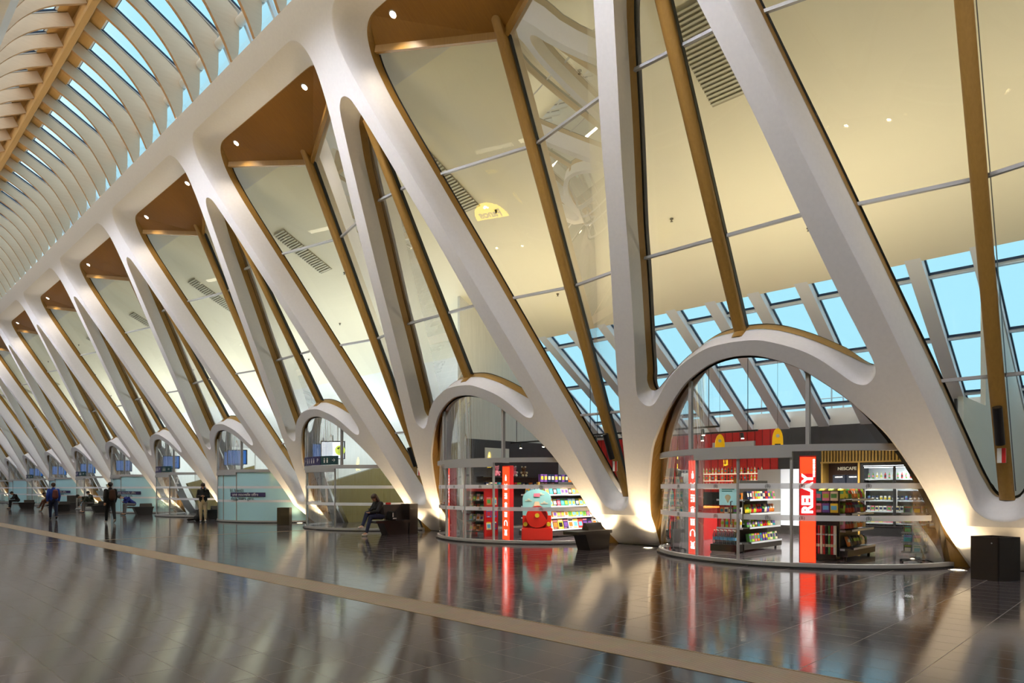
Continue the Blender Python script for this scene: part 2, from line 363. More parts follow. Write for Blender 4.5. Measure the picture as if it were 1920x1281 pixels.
def drum(idx, film_mat=None, passage=False):
    root = empty('door_%d' % idx, kind='structure')
    # oak lining of the arch, from the concrete edge back to the glass
    n = len(SO); b = MB()
    for s in (1, -1):
        pa = [P(w*.985, z, A0+.04) for w, z in SO]
        pb = []
        for w, z in SO:
            wb = w*WMAX/3.55; zt = max(drumtop(wb), 0); pb.append((drumx(wb)-.0, wb, zt if z > 0 else 0))
        pc = [(x-.012, w*.97, z-.045 if z > .05 else z) for x, w, z in pb]
        b.add(sgn(pa, s)+sgn(pb, s), [(j, j+1, n+j+1, n+j) for j in range(n-1)], OAK)
        b.add(sgn(pb, s)+sgn(pc, s), [(j, j+1, n+j+1, n+j) for j in range(n-1)], GREYD)
    b.build('oak_lining', root)
    # glass skin
    k = 64; ws = [-WMAX*cos(pi*i/k) for i in range(k+1)]
    lo = [(drumx(w), w, .1) for w in ws]; mid = [(drumx(w), w, min(2.3, max(drumtop(w), .1))) for w in ws]; hi = [(drumx(w), w, max(drumtop(w), .1)) for w in ws]
    K1 = k+1
    obj('glass_pane', lo+mid, [(j, j+1, K1+j+1, K1+j) for j in range(k)], film_mat or GLD, root, smooth=True)
    js = [j for j in range(k) if drumtop(ws[j]) > 2.3 and drumtop(ws[j+1]) > 2.3]
    obj('upper_glass', mid+hi, [(j, j+1, K1+j+1, K1+j) for j in js], GLD, root, smooth=True)
    b = MB(); ring(b, -3.25, 3.25, GR-.06, GR+.05, 0, .1, GREY, 40); ring(b, -3.27, 3.27, GR-.1, GR+.1, 0, .03, GREYD, 40)
    b.build('sill', root)
    b = MB(); wt = 2.62; ring(b, -wt, wt, GR-.05, GR+.05, 2.27, 2.4, GREY, 32)
    b.build('transom', root)
    b = MB(); ring(b, -1.06, 1.06, GR-.04, GR+.07, 2.15, 2.27, GREY, 24)
    b.build('door_header', root)
    b = MB()
    for w in (-1.3, 1.2):
        x = drumx(w); b.box(x-.04, x+.05, w-.035, w+.035, 2.4, drumtop(w)-.02, GREY)
    b.build('upper_post', root)
    for w in ((-1.02, .0, 1.02) if not passage else (-1.02, 1.02)):
        x = drumx(w); MB().box(x-.025, x+.035, w-.02, w+.02, .08, 2.27, GREY).build('door_stile', root)
    b = MB()
    for (z0, z1) in ((1.54, 1.65), (.92, 1.03)): 
        wa = 3.0 if z0 < 1.2 else 2.92; A = arc(-wa, wa, GR+.008, 40); m_ = len(A)
        b.add([(x, y, z0) for x, y in A]+[(x, y, z1) for x, y in A], [(j, j+1, m_+j+1, m_+j) for j in range(m_-1)], DOTS)
    b.build('safety_stripe', root)
    return root
# ------------------------------------------------------------------ copies along both walls
wi = 1
protoM = main_window(1); protoA = arch_window(2)
FROST = glass('frosted_blue_film', (.62, .80, .84), .55, 1.45)
protoD = drum(1); protoF = drum(2, mat('opaque_blue_film', (176, 222, 232), .14, spec=.6)); protoP = drum(3, None, True)
def place(o, y, flip, name=None):
    o.location = (2*HX if flip else 0, y, 0); o.scale.x = -1 if flip else 1
    if name: o.name = name
first = {id(protoM): 1, id(protoA): 1, id(protoD): 1, id(protoF): 1, id(protoP): 1}
wn = 1; dn = 1; DOORS = {}
for flip in (False, True):
    for n in range(N0, N1+1):
        c = YC+n*L
        for pr, y in ((protoM, c+H), (protoA, c)):
            o = pr if first.pop(id(pr), None) else dup(pr)
            place(o, y, flip, 'window_%d' % wn); wn += 1
        kind = protoD if n in (-1, 0, 1, -2) or flip else (protoF if n % 2 == 1 else protoP)
        o = kind if first.pop(id(kind), None) else dup(kind)
        place(o, c, flip, 'door_%d' % dn); dn += 1
        if not flip: DOORS[n] = o

# ------------------------------------------------------------------ floor
Y0, Y1 = YC+N0*L-H, YC+N1*L+H
def floor_material():
    m = bpy.data.materials.new('polished_stone'); m.use_nodes = True; nt = m.node_tree; N = nt.nodes.new; k = nt.links.new
    b = nt.nodes['Principled BSDF']
    tc = N('ShaderNodeTexCoord'); sp = N('ShaderNodeSeparateXYZ'); k(tc.outputs['Object'], sp.inputs[0])
    def M(op, a, c=None, cl=False):
        x = N('ShaderNodeMath'); x.operation = op; x.use_clamp = cl
        for i, q in enumerate((a, c)):
            if q is None: continue
            if hasattr(q, 'is_linked') or hasattr(q, 'node'): k(q, x.inputs[i])
            else: x.inputs[i].default_value = q
        return x.outputs[0]
    def joint(sock, size, off, width):
        f = M('FRACT', M('DIVIDE', M('ADD', sock, off), size))
        return M('LESS_THAN', M('MULTIPLY', M('MINIMUM', f, M('SUBTRACT', 1.0, f)), size), width)
    jx = joint(sp.outputs[0], .385, 50*.385-.24, .0035); jy = joint(sp.outputs[1], .77, 60*.77-.03, .0045)
    j = M('MAXIMUM', jx, jy)
    cb = N('ShaderNodeCombineXYZ')
    k(M('FLOOR', M('DIVIDE', M('ADD', sp.outputs[0], 50*.385-.24), .385)), cb.inputs[0]); k(M('FLOOR', M('DIVIDE', M('ADD', sp.outputs[1], 60*.77-.03), .77)), cb.inputs[1])
    wn_ = N('ShaderNodeTexWhiteNoise'); wn_.noise_dimensions = '2D'; k(cb.outputs[0], wn_.inputs['Vector'])
    nz = N('ShaderNodeTexNoise'); nz.inputs['Scale'].default_value = 9; nz.inputs['Detail'].default_value = 8; nz.inputs['Roughness'].default_value = .7
    k(tc.outputs['Object'], nz.inputs['Vector'])
    nz2 = N('ShaderNodeTexNoise'); nz2.inputs['Scale'].default_value = 1.3; nz2.inputs['Detail'].default_value = 5; k(tc.outputs['Object'], nz2.inputs['Vector'])
    t = M('ADD', M('MULTIPLY', nz.outputs['Fac'], .7), M('MULTIPLY', wn_.outputs['Value'], .35))
    mx = N('ShaderNodeMix'); mx.data_type = 'RGBA'; mx.inputs['A'].default_value = srgb(50, 45, 50); mx.inputs['B'].default_value = srgb(98, 90, 96); k(t, mx.inputs['Factor'])
    mj = N('ShaderNodeMix'); mj.data_type = 'RGBA'; k(mx.outputs['Result'], mj.inputs['A']); mj.inputs['B'].default_value = srgb(160, 148, 134); k(M('MULTIPLY', j, .55), mj.inputs['Factor'])
    k(mj.outputs['Result'], b.inputs['Base Color'])
    r = M('ADD', .05, M('MULTIPLY', nz2.outputs['Fac'], .08)); r = M('ADD', r, M('MULTIPLY', nz.outputs['Fac'], .04)); r = M('ADD', r, M('MULTIPLY', j, .3)); k(r, b.inputs['Roughness'])
    bp = N('ShaderNodeBump'); bp.inputs['Strength'].default_value = .08; bp.inputs['Distance'].default_value = .002
    k(M('SUBTRACT', nz.outputs['Fac'], M('MULTIPLY', j, 1.0)), bp.inputs['Height']); k(bp.outputs['Normal'], b.inputs['Normal'])
    b.inputs['Specular IOR Level'].default_value = .95
    return m
STONE = floor_material()
FX0, FX1 = 2*HX-26, 26
bm = MB(); bm.add([(FX0, Y0, 0), (5.24, Y0, 0), (5.24, Y1, 0), (FX0, Y1, 0)], [(0, 1, 2, 3)], STONE); bm.add([(5.82, Y0, 0), (FX1, Y0, 0), (FX1, Y1, 0), (5.82, Y1, 0)], [(0, 1, 2, 3)], STONE)
bm.build('floor', kind='structure')
# grooved pale band running down the middle of the hall
def band_material():
    m = bpy.data.materials.new('grooved_pale_stone'); m.use_nodes = True; nt = m.node_tree; N = nt.nodes.new; k = nt.links.new
    b = nt.nodes['Principled BSDF']; b.inputs['Roughness'].default_value = .45
    tc = N('ShaderNodeTexCoord'); w = N('ShaderNodeTexWave'); w.bands_direction = 'X'; w.inputs['Scale'].default_value = 8.5
    nz = N('ShaderNodeTexNoise'); nz.inputs['Scale'].default_value = 5; nz.inputs['Detail'].default_value = 6
    k(tc.outputs['Object'], w.inputs['Vector']); k(tc.outputs['Object'], nz.inputs['Vector'])
    r = N('ShaderNodeValToRGB'); r.color_ramp.elements[0].color = srgb(142, 124, 112); r.color_ramp.elements[1].color = srgb(208, 190, 176); r.color_ramp.elements[0].position = .1; r.color_ramp.elements[1].position = .45
    k(w.outputs['Fac'], r.inputs[0]); mx = N('ShaderNodeMix'); mx.data_type = 'RGBA'; mx.blend_type = 'MULTIPLY'; mx.inputs['Factor'].default_value = .35
    k(r.outputs[0], mx.inputs['A']); k(nz.outputs['Color'], mx.inputs['B']); k(mx.outputs['Result'], b.inputs['Base Color'])
    bp = N('ShaderNodeBump'); bp.inputs['Strength'].default_value = .5; bp.inputs['Distance'].default_value = .006; k(w.outputs['Fac'], bp.inputs['Height']); k(bp.outputs['Normal'], b.inputs['Normal'])
    return m
MB().add([(5.24, Y0, .0), (5.82, Y0, .0), (5.82, Y1, .0), (5.24, Y1, .0)], [(0, 1, 2, 3)], band_material()).build('trim_1', kind='structure')
BRASS = mat('pale_joint_profile', (168, 148, 122), .4)
t = MB()
for y in (23.05, 23.05+3*L, 23.05+6*L, 23.05+9*L): t.box(HX-9.6, 5.23, y-.05, y+.05, 0, .003, BRASS); t.box(5.83, HX+9.6, y-.05, y+.05, 0, .003, BRASS)
t.box(5.225, 5.245, Y0, Y1, 0, .004, BRASS); t.box(5.815, 5.835, Y0, Y1, 0, .004, BRASS)
t.build('trim_2', kind='structure')

# dark shadow-gap skirting at the foot of the piers
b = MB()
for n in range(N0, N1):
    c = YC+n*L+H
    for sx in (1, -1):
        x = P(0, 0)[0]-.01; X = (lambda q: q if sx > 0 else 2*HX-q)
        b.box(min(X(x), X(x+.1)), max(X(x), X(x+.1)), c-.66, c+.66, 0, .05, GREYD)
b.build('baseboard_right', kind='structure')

# ------------------------------------------------------------------ roof: spine, ribs, glass
def mir(x, s): return x if s > 0 else 2*HX-x
b = MB(); b.prism([(-.115, 15.78), (-.08, 15.72), (.08, 15.72), (.115, 15.78), (.115, 16.0), (.05, 16.35), (-.05, 16.35), (-.115, 16.0)], 1, Y0, Y1, SPINE)
b.v = [(x+HX, y, z) for x, y, z in b.v]; sp = b.build('trim_3', kind='structure')
b = MB()
for s in (1, -1): b.add([(mir(5.75, s), Y0, 16.28), (mir(5.75, s), Y1, 16.28), (mir(6.27, s), Y1, 16.0), (mir(6.27, s), Y0, 16.0)], [(0, 1, 2, 3)], SPINE)
for s in (1, -1): b.add([(mir(5.75, s), Y0, 16.40), (mir(5.75, s), Y1, 16.40), (mir(6.27, s), Y1, 16.12), (mir(6.27, s), Y0, 16.12)], [(0, 1, 2, 3)], SPINE)
b.build('trim_4', kind='structure')
LOW = [(5.80, 15.80), (6.1, 15.64), (6.56, 15.38), (6.98, 15.05), (7.37, 14.62), (7.67, 14.16), (7.88, 13.8), (8.06, 13.4)]
UP = [(8.22, 13.4), (8.26, 13.9), (8.26, 14.4), (8.22, 14.8), (7.77, 15.13), (6.98, 15.58), (6.28, 15.97), (5.98, 16.13)]
outline = smooth_path(LOW, 3)+UP
rb = MB(); rb.prism([(x, z) for x, z in outline], 1, -.055, .055, RIBW)
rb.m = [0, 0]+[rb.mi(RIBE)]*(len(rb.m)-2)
rib = rb.build('roof_rib'); rib.data.shade_flat()
NR = int((Y1-Y0)/(L/6)); YR0 = 23.0-L/6*int((23.0-Y0)/(L/6))
tagd = False; k = 0
ribs = []
for s in (1, -1):
    for i in range(NR):
        o = rib if not tagd else rib.copy()
        if tagd: COL.objects.link(o)
        tagd = True
        o.location = (0 if s > 0 else 2*HX, YR0+i*L/6, 0); o.scale.x = s
        tag(o, 'pale oak curved roof rib on the %s side of the golden ridge beam' % ('right' if s > 0 else 'left'), 'roof rib', 'oak roof ribs %s of the ridge' % ('right' if s > 0 else 'left'))
for s in (1, -1):
    b = MB(); x, z = mir(8.27, s), 14.56
    for i in range(NR-1):
        y = YR0+i*L/6; b.tube([(x, y+.05, z), (x, y+L/6-.05, z)], .13, 14, WHITE)
    b.build('trim_%d' % (5 if s > 0 else 6), kind='structure', smooth=True)
    # glazing bars and roof glass
    b = MB(); g = MB()
    FRM = MATS.get('white_frame') or mat('white_frame', (225, 232, 240), .5)
    SEAL = MATS.get('blue_black_seal') or mat('blue_black_seal', (20, 50, 80), .5)
    for i in range(NR):
        y = YR0+i*L/6
        b.beam((mir(6.27, s), y, 16.03), (mir(8.34, s), y, 14.86), .15, .07, m=FRM)
        for q in (-.085, .085): b.beam((mir(6.27, s), y+q, 16.05), (mir(8.34, s), y+q, 14.88), .02, .05, m=SEAL)
        b.beam((mir(8.34, s), y, 14.9), (mir(9.0, s), y, 13.6), .1, .12, up=(1, 0, .3), m=FRM)
    b.beam((mir(6.3, s), Y0, 16.05), (mir(6.3, s), Y1, 16.05), .06, .06, m=FRM); b.beam((mir(6.34, s), Y0, 16.05), (mir(6.34, s), Y1, 16.05), .02, .05, m=SEAL)
    b.beam((mir(8.34, s), Y0, 14.93), (mir(8.34, s), Y1, 14.93), .1, .1, m=FRM)
    b.build('window_%d' % (200+s), kind='structure')
    g.add([(mir(6.27, s), Y0, 16.14), (mir(8.36, s), Y0, 14.97), (mir(8.36, s), Y1, 14.97), (mir(6.27, s), Y1, 16.14)], [(0, 1, 2, 3)], SKYGL)
    g.add([(mir(8.36, s), Y0, 14.97), (mir(9.1, s), Y0, 13.3), (mir(9.1, s), Y1, 13.3), (mir(8.36, s), Y1, 14.97)], [(0, 1, 2, 3)], SKYGL)
    g.build('window_%d' % (210+s), kind='structure')

# ------------------------------------------------------------------ side aisles: sloped ceiling, skylight, back wall
XC0, ZC0, XC1, ZC1, XC2, ZC2 = 10.3, 11.78, 19.4, 7.25, 24.9, 3.72
YE = 18.98
for s in (1, -1):
    nm = 'ceiling_right' if s > 0 else 'ceiling_left'
    b = MB()
    b.add([(mir(XC0, s), Y0, ZC0), (mir(XC1, s), Y0, ZC1), (mir(XC1, s), Y1, ZC1), (mir(XC0, s), Y1, ZC0)], [(0, 1, 2, 3)], CREAM)
    b.add([(mir(XC0, s), Y0, ZC0), (mir(XC0, s), Y1, ZC0), (mir(9.0, s), Y1, 12.7), (mir(9.0, s), Y0, 12.7)], [(0, 1, 2, 3)], WHITE)
    b.add([(mir(9.0, s), Y0, 13.29), (mir(XC1, s), Y0, ZC1+.33), (mir(XC1, s), Y1, ZC1+.33), (mir(9.0, s), Y1, 13.29)], [(0, 1, 2, 3)], WHITE)
    b.add([(mir(XC1, s), Y0, ZC1+.33), (mir(XC1, s), Y0, ZC1), (mir(XC1, s), Y1, ZC1), (mir(XC1, s), Y1, ZC1+.33)], [(0, 1, 2, 3)], WHITE)
    if s > 0:
        b.add([(XC1, YE, ZC1), (XC2, YE, ZC2), (XC2, Y1, ZC2), (XC1, Y1, ZC1)], [(0, 1, 2, 3)], WHITE)
    b.build(nm, kind='structure')
    b = MB()
    BLU = MATS.get('skylight_beam') or mat('skylight_beam', (226, 230, 236), .55)
    FRM = MATS['white_frame']; SEAL = MATS['blue_black_seal']
    y = 3.45-L/6*8; ye = YE if s > 0 else Y1
    def sx_(x): return ZC1-(x-XC1)*(ZC1-ZC2)/(XC2-XC1)
    while y < ye-.2:
        b.beam((mir(XC1-.02, s), y, ZC1+.2), (mir(XC2+.2, s), y, ZC2+.08), .36, .34, m=BLU)
        for q in (-.2, .2): b.beam((mir(XC1, s), y+q, ZC1+.27), (mir(XC2, s), y+q, ZC2+.27), .03, .06, m=SEAL)
        y += L/6
    for x in (20.18, 22.18, 24.24):
        b.beam((mir(x, s), Y0, sx_(x)+.25), (mir(x, s), ye, sx_(x)+.25), .14, .08, m=FRM); b.beam((mir(x-.1, s), Y0, sx_(x-.1)+.25), (mir(x-.1, s), ye, sx_(x-.1)+.25), .04, .06, m=SEAL)
    b.build('window_%d' % (220+s), kind='structure')
    MB().add([(mir(XC1, s), Y0, ZC1+.3), (mir(24.3, s), Y0, sx_(24.3)+.3), (mir(24.3, s), ye, sx_(24.3)+.3), (mir(XC1, s), ye, ZC1+.3)], [(0, 1, 2, 3)], SKYGL).build('window_%d' % (230+s), kind='structure')
# ------------------------------------------------------------------ rooms behind the glass
DARKP = mat('dark_grey_panel', (58, 58, 62), .45)
REDB = mat('red_board', (200, 26, 28), .42)
GOLD = wood('golden_ply', (178, 138, 60), (206, 166, 84), .35, (.6, 1, 6), 3)
PLAST = mat('white_plaster', (226, 228, 222), .6)
def quad(b, pts, m): b.add(pts, [tuple(range(len(pts)))], m)
b = MB()
X = XC2
quad(b, [(X, Y0, 0), (X, 3.4, 0), (X, 3.4, 4.35), (X, Y0, 4.35)], PLAST)
quad(b, [(X, 3.4, 0), (X, 10.65, 0), (X, 10.65, 3.76), (X, 3.4, 3.76)], DARKP)
quad(b, [(X, 10.65, 0), (X, YE, 0), (X, YE, 3.76), (X, 10.65, 3.76)], REDB)
quad(b, [(X+.02, 3.4, 3.76), (X+.02, YE, 3.76), (X+.02, YE, 4.35), (X+.02, 3.4, 4.35)], PLAST)
quad(b, [(X, YE, 0), (X, Y1, 0), (X, Y1, 4.35), (X, YE, 4.35)], PLAST)
for i in range(28):
    y = 10.65+i*.3; b.box(X-.012, X, y-.012, y+.012, 0, 3.76, mat('red_joint', (120, 12, 14), .5))
b.build('wall_back', kind='structure')
b = MB(); x = 2*HX-21; quad(b, [(x, Y0, 0), (x, Y1, 0), (x, Y1, 8), (x, Y0, 8)], PLAST); b.build('wall_far', kind='structure')
def ceilz(x): return ZC0-(x-XC0)*(ZC0-ZC1)/(XC1-XC0) if x < XC1 else ZC1-(x-XC1)*(ZC1-ZC2)/(XC2-XC1)
# partition across the aisle at the far end of the shop, full height, and lower ones further on
def partition(name, y, x0, hgt=None, m=PLAST, th=.12):
    pts = [(x0, 0), (24.9, 0), (24.9, 3.72+.5), (19.4, 7.25+.5), (x0, ceilz(x0)+.02)] if hgt is None else [(x0, 0), (24.9, 0), (24.9, min(hgt, 3.72)), (24.6, min(hgt, 3.9)), (x0, hgt)]
    return MB().prism(pts, 1, y, y+th, m).build(name, kind='structure')
STREAK = wood('streaked_white_panel', (205, 208, 202), (232, 232, 226), .4, (9, 9, .35), 3)
partition('wall_end', YE, 16.6, None, STREAK)
MB().prism([(17.0, 0), (24.9, 0), (24.9, 4.22), (19.4, 7.75), (19.3, 7.75), (19.3, 3.5), (17, 3.5)], 1, 3.3, 3.4, PLAST).build('wall_side', kind='structure')
b = MB(); b.box(16.9, 24.9, 3.4, 3.44, 0, 2.85, GOLD); b.box(16.9, 24.9, 3.4, 3.45, 2.85, 3.45, DARKP); b.build('trim_7', kind='structure')
for i in range(2, N1+1): partition('wall_side', YC+(i+.5)*L, 16.6, 4.4, STREAK)
# golden stair flank in each passage
for n in range(2, N1, 2):
    y = YC+(n+.5)*L-.35
    g = MB().prism([(16.9, 0), (24, 0), (24, 4.1), (16.0, 1.85)], 1, y, y+.3, wood('olive_ply', (92, 80, 46), (122, 106, 60), .25, (9, 1, .4), 3)).build('stair_flank'); 
    tag(g, 'golden plywood flank of a stair rising inside the %s passage' % ['', '', 'nearest', '', 'second', '', 'third', '', 'fourth', '', 'fifth', '', 'last'][n], 'stair')
# end walls of the hall
for nm, y in (('wall_near', Y0), ('wall_distant', Y1)):
    b = MB(); quad(b, [(FX0, y, 0), (FX1, y, 0), (FX1, y, 17), (FX0, y, 17)], WHITE); b.build(nm, kind='structure')
# inside face of the concrete legs
bm = bmesh.new()
mb_ = [(wb, zb) for _, _, wb, zb in SM]; ab_ = [(w, z) for _, _, w, z in SA]
SB = [(w, z*1.075) for w, z in SO]
rt = [(H, 0)]+mb_+[(H, 12.62)]
outer = [(-w, z) for w, z in SB]+[(w, z) for w, z in reversed(SB)][1:]+rt+[(-w, z) for w, z in reversed(rt)]
hole = ab_+[(-w, z) for w, z in reversed(ab_)][1:-1]
pl = [[V((w, z, 0)) for w, z in lp] for lp in (outer, hole)]; ts = tessellate_polygon(pl); flat = [p for lp in pl for p in lp]
vs, fs = [], []
for n in range(N0, N1+1):
    o_ = len(vs); vs += [(16.32-K*p.y+tuck(p.y)*.4, p.x+YC+n*L, p.y) for p in flat]; fs += [tuple(i+o_ for i in t) for t in ts]
obj('wall_inner', vs, fs, CONC, kind='structure'); bm.free()

# ceiling grilles and sprinklers
GR_ = mat('grille_grey', (206, 202, 184), .5)
b = MB(); b.box(-1.1, 1.1, -.4, .4, -.02, 0, mat('grille_dark', (168, 162, 140), .6))
for i in range(22): b.box(-1.1+i*.1, -1.1+i*.1+.045, -.4, .4, -.045, -.02, GR_)
gr = b.build('ceiling_grille'); first = True
ang = math.atan((ZC0-ZC1)/(XC1-XC0))
for n in range(N0+1, N1+1):
    o = gr if first else dup(gr); first = False
    x = 12.9; o.location = (x, YC+n*L+.55, ceilz(x)-.01); o.rotation_euler = (0, ang, 0)
    tag(o, 'slatted ventilation grille in the sloping cream ceiling behind the glass above an arch', 'vent', 'ceiling grilles')
sp_ = MB().lathe([(.05, 0), (.05, -.02), (.02, -.03), (.02, -.07), (.04, -.08)], n=10, m=mat('sprinkler_metal', (90, 84, 70), .4)).build('sprinkler'); first = True
for n in range(-1, 8):
    for x, dy in ((12.0, 3.2), (14.2, -.2), (16.2, 3.4), (17.6, .3)):
        o = sp_ if first else dup(sp_); first = False
        o.location = (x, YC+n*L+dy, ceilz(x)); tag(o, 'tiny dark sprinkler head on the sloping cream ceiling', 'sprinkler', 'ceiling sprinklers')
# thin scaffold frame outside the skylight
b = MB(); AL = mat('scaffold_tube', (190, 200, 205), .4, .5)
for y in (9.9, 11.6): 
    b.tube([(25.6, y, 3.3), (25.6, y, 5.0)], .025, 6, AL)
for y in (9.0, 8.6): b.tube([(25.6, y, 3.6), (25.6, y, 5.3)], .03, 6, AL)
for z in (4.2,): b.tube([(25.6, 8.6, z), (25.6, 11.8, z)], .02, 6, AL)
b.tube([(25.6, 8.6, 4.8), (25.6, 9.9, 4.8)], .02, 6, AL)
tag(b.build('scaffold_frame'), 'thin silver tube frame outside the skylight above the red wall', 'scaffold')

# ------------------------------------------------------------------ coloured goods
COLS = {'red': (196, 36, 40), 'teal': (40, 150, 156), 'orange': (226, 124, 44), 'cream': (232, 216, 180), 'navy': (32, 44, 84), 'sky-blue': (98, 172, 212), 'yellow': (232, 204, 52),
        'green': (84, 158, 74), 'pink': (228, 128, 150), 'purple': (108, 70, 150), 'white': (232, 230, 226), 'black': (30, 28, 30), 'brown': (120, 80, 50), 'lime': (170, 200, 60)}
def cm(c, r=.35): return mat('print_'+c, COLS[c], r)
names = list(COLS)
ORD = ['leftmost', 'second', 'third', 'fourth', 'fifth', 'sixth', 'seventh', 'eighth', 'ninth', 'tenth', 'eleventh', 'twelfth', 'thirteenth', 'fourteenth', 'fifteenth', 'sixteenth', 'seventeenth', 'eighteenth', 'nineteenth', 'twentieth', 'twenty-first', 'twenty-second', 'twenty-third', 'twenty-fourth']
def ordn(i): return 'leftmost' if i == 0 else ORD[i]+' from left'
PROTO = {}
def book_mesh(c, c2, c3, w, h, t):
    """front cover faces -Y (local), standing on z=0"""
    b = MB(); b.box(-w/2, w/2, 0, t, 0, h, cm(c)); b.box(-w*.42, w*.42, -.002, 0, h*.76, h*.9, cm(c2)); b.box(-w*.36, w*.36, -.002, 0, h*.2, h*.64, cm(c3)); b.box(-w*.4, w*.1, -.002, 0, h*.06, h*.12, cm(c2)); return b
def bag_mesh(c, c2):
    b = MB(); w, h, t = .17, .24, .035; vs = []; fs = []; nx, nz = 6, 6
    for s in (-1, 1):
        for i in range(nz+1):
            for j in range(nx+1):
                u, v = j/nx*2-1, i/nz*2-1; k = (1-u**4)*(1-v**4); vs.append((u*w/2*(1-.06*k), s*t*k, (v+1)/2*h))
    n = (nx+1)*(nz+1)
    f1 = [(s*n+i*(nx+1)+j, s*n+i*(nx+1)+j+1, s*n+(i+1)*(nx+1)+j+1, s*n+(i+1)*(nx+1)+j) for s in (0,) for i in range(nz) for j in range(nx)]
    f2 = [(n+i*(nx+1)+j, n+(i+1)*(nx+1)+j, n+(i+1)*(nx+1)+j+1, n+i*(nx+1)+j+1) for i in range(nz) for j in range(nx)]
    b.add(vs, f1+f2, cm(c)); b.box(-.055, .055, -t-.004, -t+.006, .1, .17, cm(c2)); return b
def bottle_mesh(c, c2, h=.26, r=.036):
    b = MB(); b.lathe([(r*.9, 0), (r, .01), (r, h*.3)], n=12, m=cm(c)); b.lathe([(r*1.01, h*.3), (r*1.01, h*.58)], n=12, m=cm(c2)); b.lathe([(r, h*.58), (r*.95, h*.68), (r*.4, h*.86), (r*.36, h*.93)], n=12, m=cm(c)); b.lathe([(r*.42, h*.93), (r*.42, h)], n=12, m=cm(c2)); return b
def can_mesh(c, c2):
    b = MB(); b.lathe([(.028, 0), (.033, .008), (.033, .115), (.028, .125)], n=12, m=cm(c)); b.lathe([(.0335, .035), (.0335, .08)], n=12, m=cm(c2)); return b
def carton_mesh(c, c2, w=.09, d=.07, h=.16):
    b = MB(); b.box(-w/2, w/2, -d/2, d/2, 0, h, cm(c)); b.box(-w*.4, w*.4, -d/2-.002, -d/2, h*.3, h*.75, cm(c2)); return b
CAT = {'book': 'book', 'magazine': 'magazine', 'snack_bag': 'snack', 'bottle': 'bottle', 'can': 'can', 'carton': 'box', 'greeting_card': 'card'}
rnd = random.Random(11)
def goods(kind, c, parent=None):
    c2 = rnd.choice([x for x in names if x != c]); c3 = rnd.choice([x for x in names if x not in (c, c2)])
    key = (kind, c, c2 if kind in () else 0)
    if key in PROTO:
        o = PROTO[key].copy(); COL.objects.link(o); return o
    b = {'book': lambda: book_mesh(c, c2, c3, .15, .21, .025), 'magazine': lambda: book_mesh(c, c2, c3, .21, .28, .008), 'greeting_card': lambda: book_mesh(c, c2, c3, .15, .17, .006),
         'snack_bag': lambda: bag_mesh(c, c2), 'bottle': lambda: bottle_mesh(c, c2), 'can': lambda: can_mesh(c, c2), 'carton': lambda: carton_mesh(c, c2)}[kind]()
    o = b.build(kind, smooth=(kind in ('snack_bag', 'bottle', 'can'))); PROTO[key] = o; return o
NOUN = {'book': 'book', 'magazine': 'magazine', 'snack_bag': 'snack bag', 'bottle': 'bottle', 'can': 'drink can', 'carton': 'carton', 'greeting_card': 'greeting card'}
def row(kind, p0, p1, n, z, rz, tilt, where, pal=None, jit=.0, scale=1.0):
    """n goods side by side from p0 to p1 (seen left to right); rz turns local -Y towards the viewer"""
    for i in range(n):
        t = (i+.5)/n; x = p0[0]+(p1[0]-p0[0])*t; y = p0[1]+(p1[1]-p0[1])*t
        c = rnd.choice(pal or names); o = goods(kind, c)
        o.location = (x, y, z+.002+.03*sin(R(tilt))*scale+(.012 if kind == 'snack_bag' else 0)); o.rotation_euler = (R(-tilt), 0, rz+rnd.uniform(-jit, jit)); o.scale = (scale,)*3
        tag(o, '%s %s, %s on %s' % (c, NOUN[kind], ordn(i), where), CAT[kind], '%s on %s' % (NOUN[kind]+'s', where))
def item_on_wall(*a): pass
SHELFM = mat('shelf_graphite', (52, 50, 48), .45); RAIL = mat('price_rail', (205, 212, 222), .35)
def gondola(x0, x1, y0, y1, hgt, shelves, label, endcap=True, depth=.36):
    """shelving island, long side facing -Y, end facing the hall (-X)"""
    t = empty('shelving_island', (x0, y0, 0)); tag(t, label, 'shelf')
    W_, D_ = x1-x0, y1-y0
    MB().box(.0, W_, .0, D_, .06, .2, SHELFM).build('base', t)
    MB().box(.35, W_-.03, D_*.5-.03, D_*.5+.03, .2, hgt, SHELFM).build('back_panel', t)
    MB().box(.33, .38, D_*.5-.04, D_*.5+.04, .2, hgt+.05, GOLD).build('upright', t)
    for i, z in enumerate(shelves):
        d = depth if i else D_*.5
        s = MB().box(.38, W_, D_*.5-d, D_*.5, z-.02, z, SHELFM).build('shelf', t)
        MB().box(.38, W_, D_*.5-d-.012, D_*.5-d, z-.03, z+.015, RAIL).build('price_rail', s)
        s = MB().box(0 if i == 0 else .05, .36, .06, D_-.06, z-.02, z, SHELFM).build('shelf', t)
        MB().box((0 if i == 0 else .05)-.012, (0 if i == 0 else .05), .06, D_-.06, z-.03, z+.015, RAIL).build('price_rail', s)
    for dx in (.15, W_-.15):
        for dy in (.1, D_-.1): MB().lathe([(.03, 0), (.03, .06)], (dx, dy, 0), 8, BLACK).build('foot', t)
    return t
NP = R(0)      # facing -Y
NH = R(-90)    # facing -X (hall)
gondola(15.6, 17.75, 7.5, 8.3, 1.75, (.22, .58, .92, 1.27), 'dark shelving island with bottles and snacks behind the centre of the nearest door')
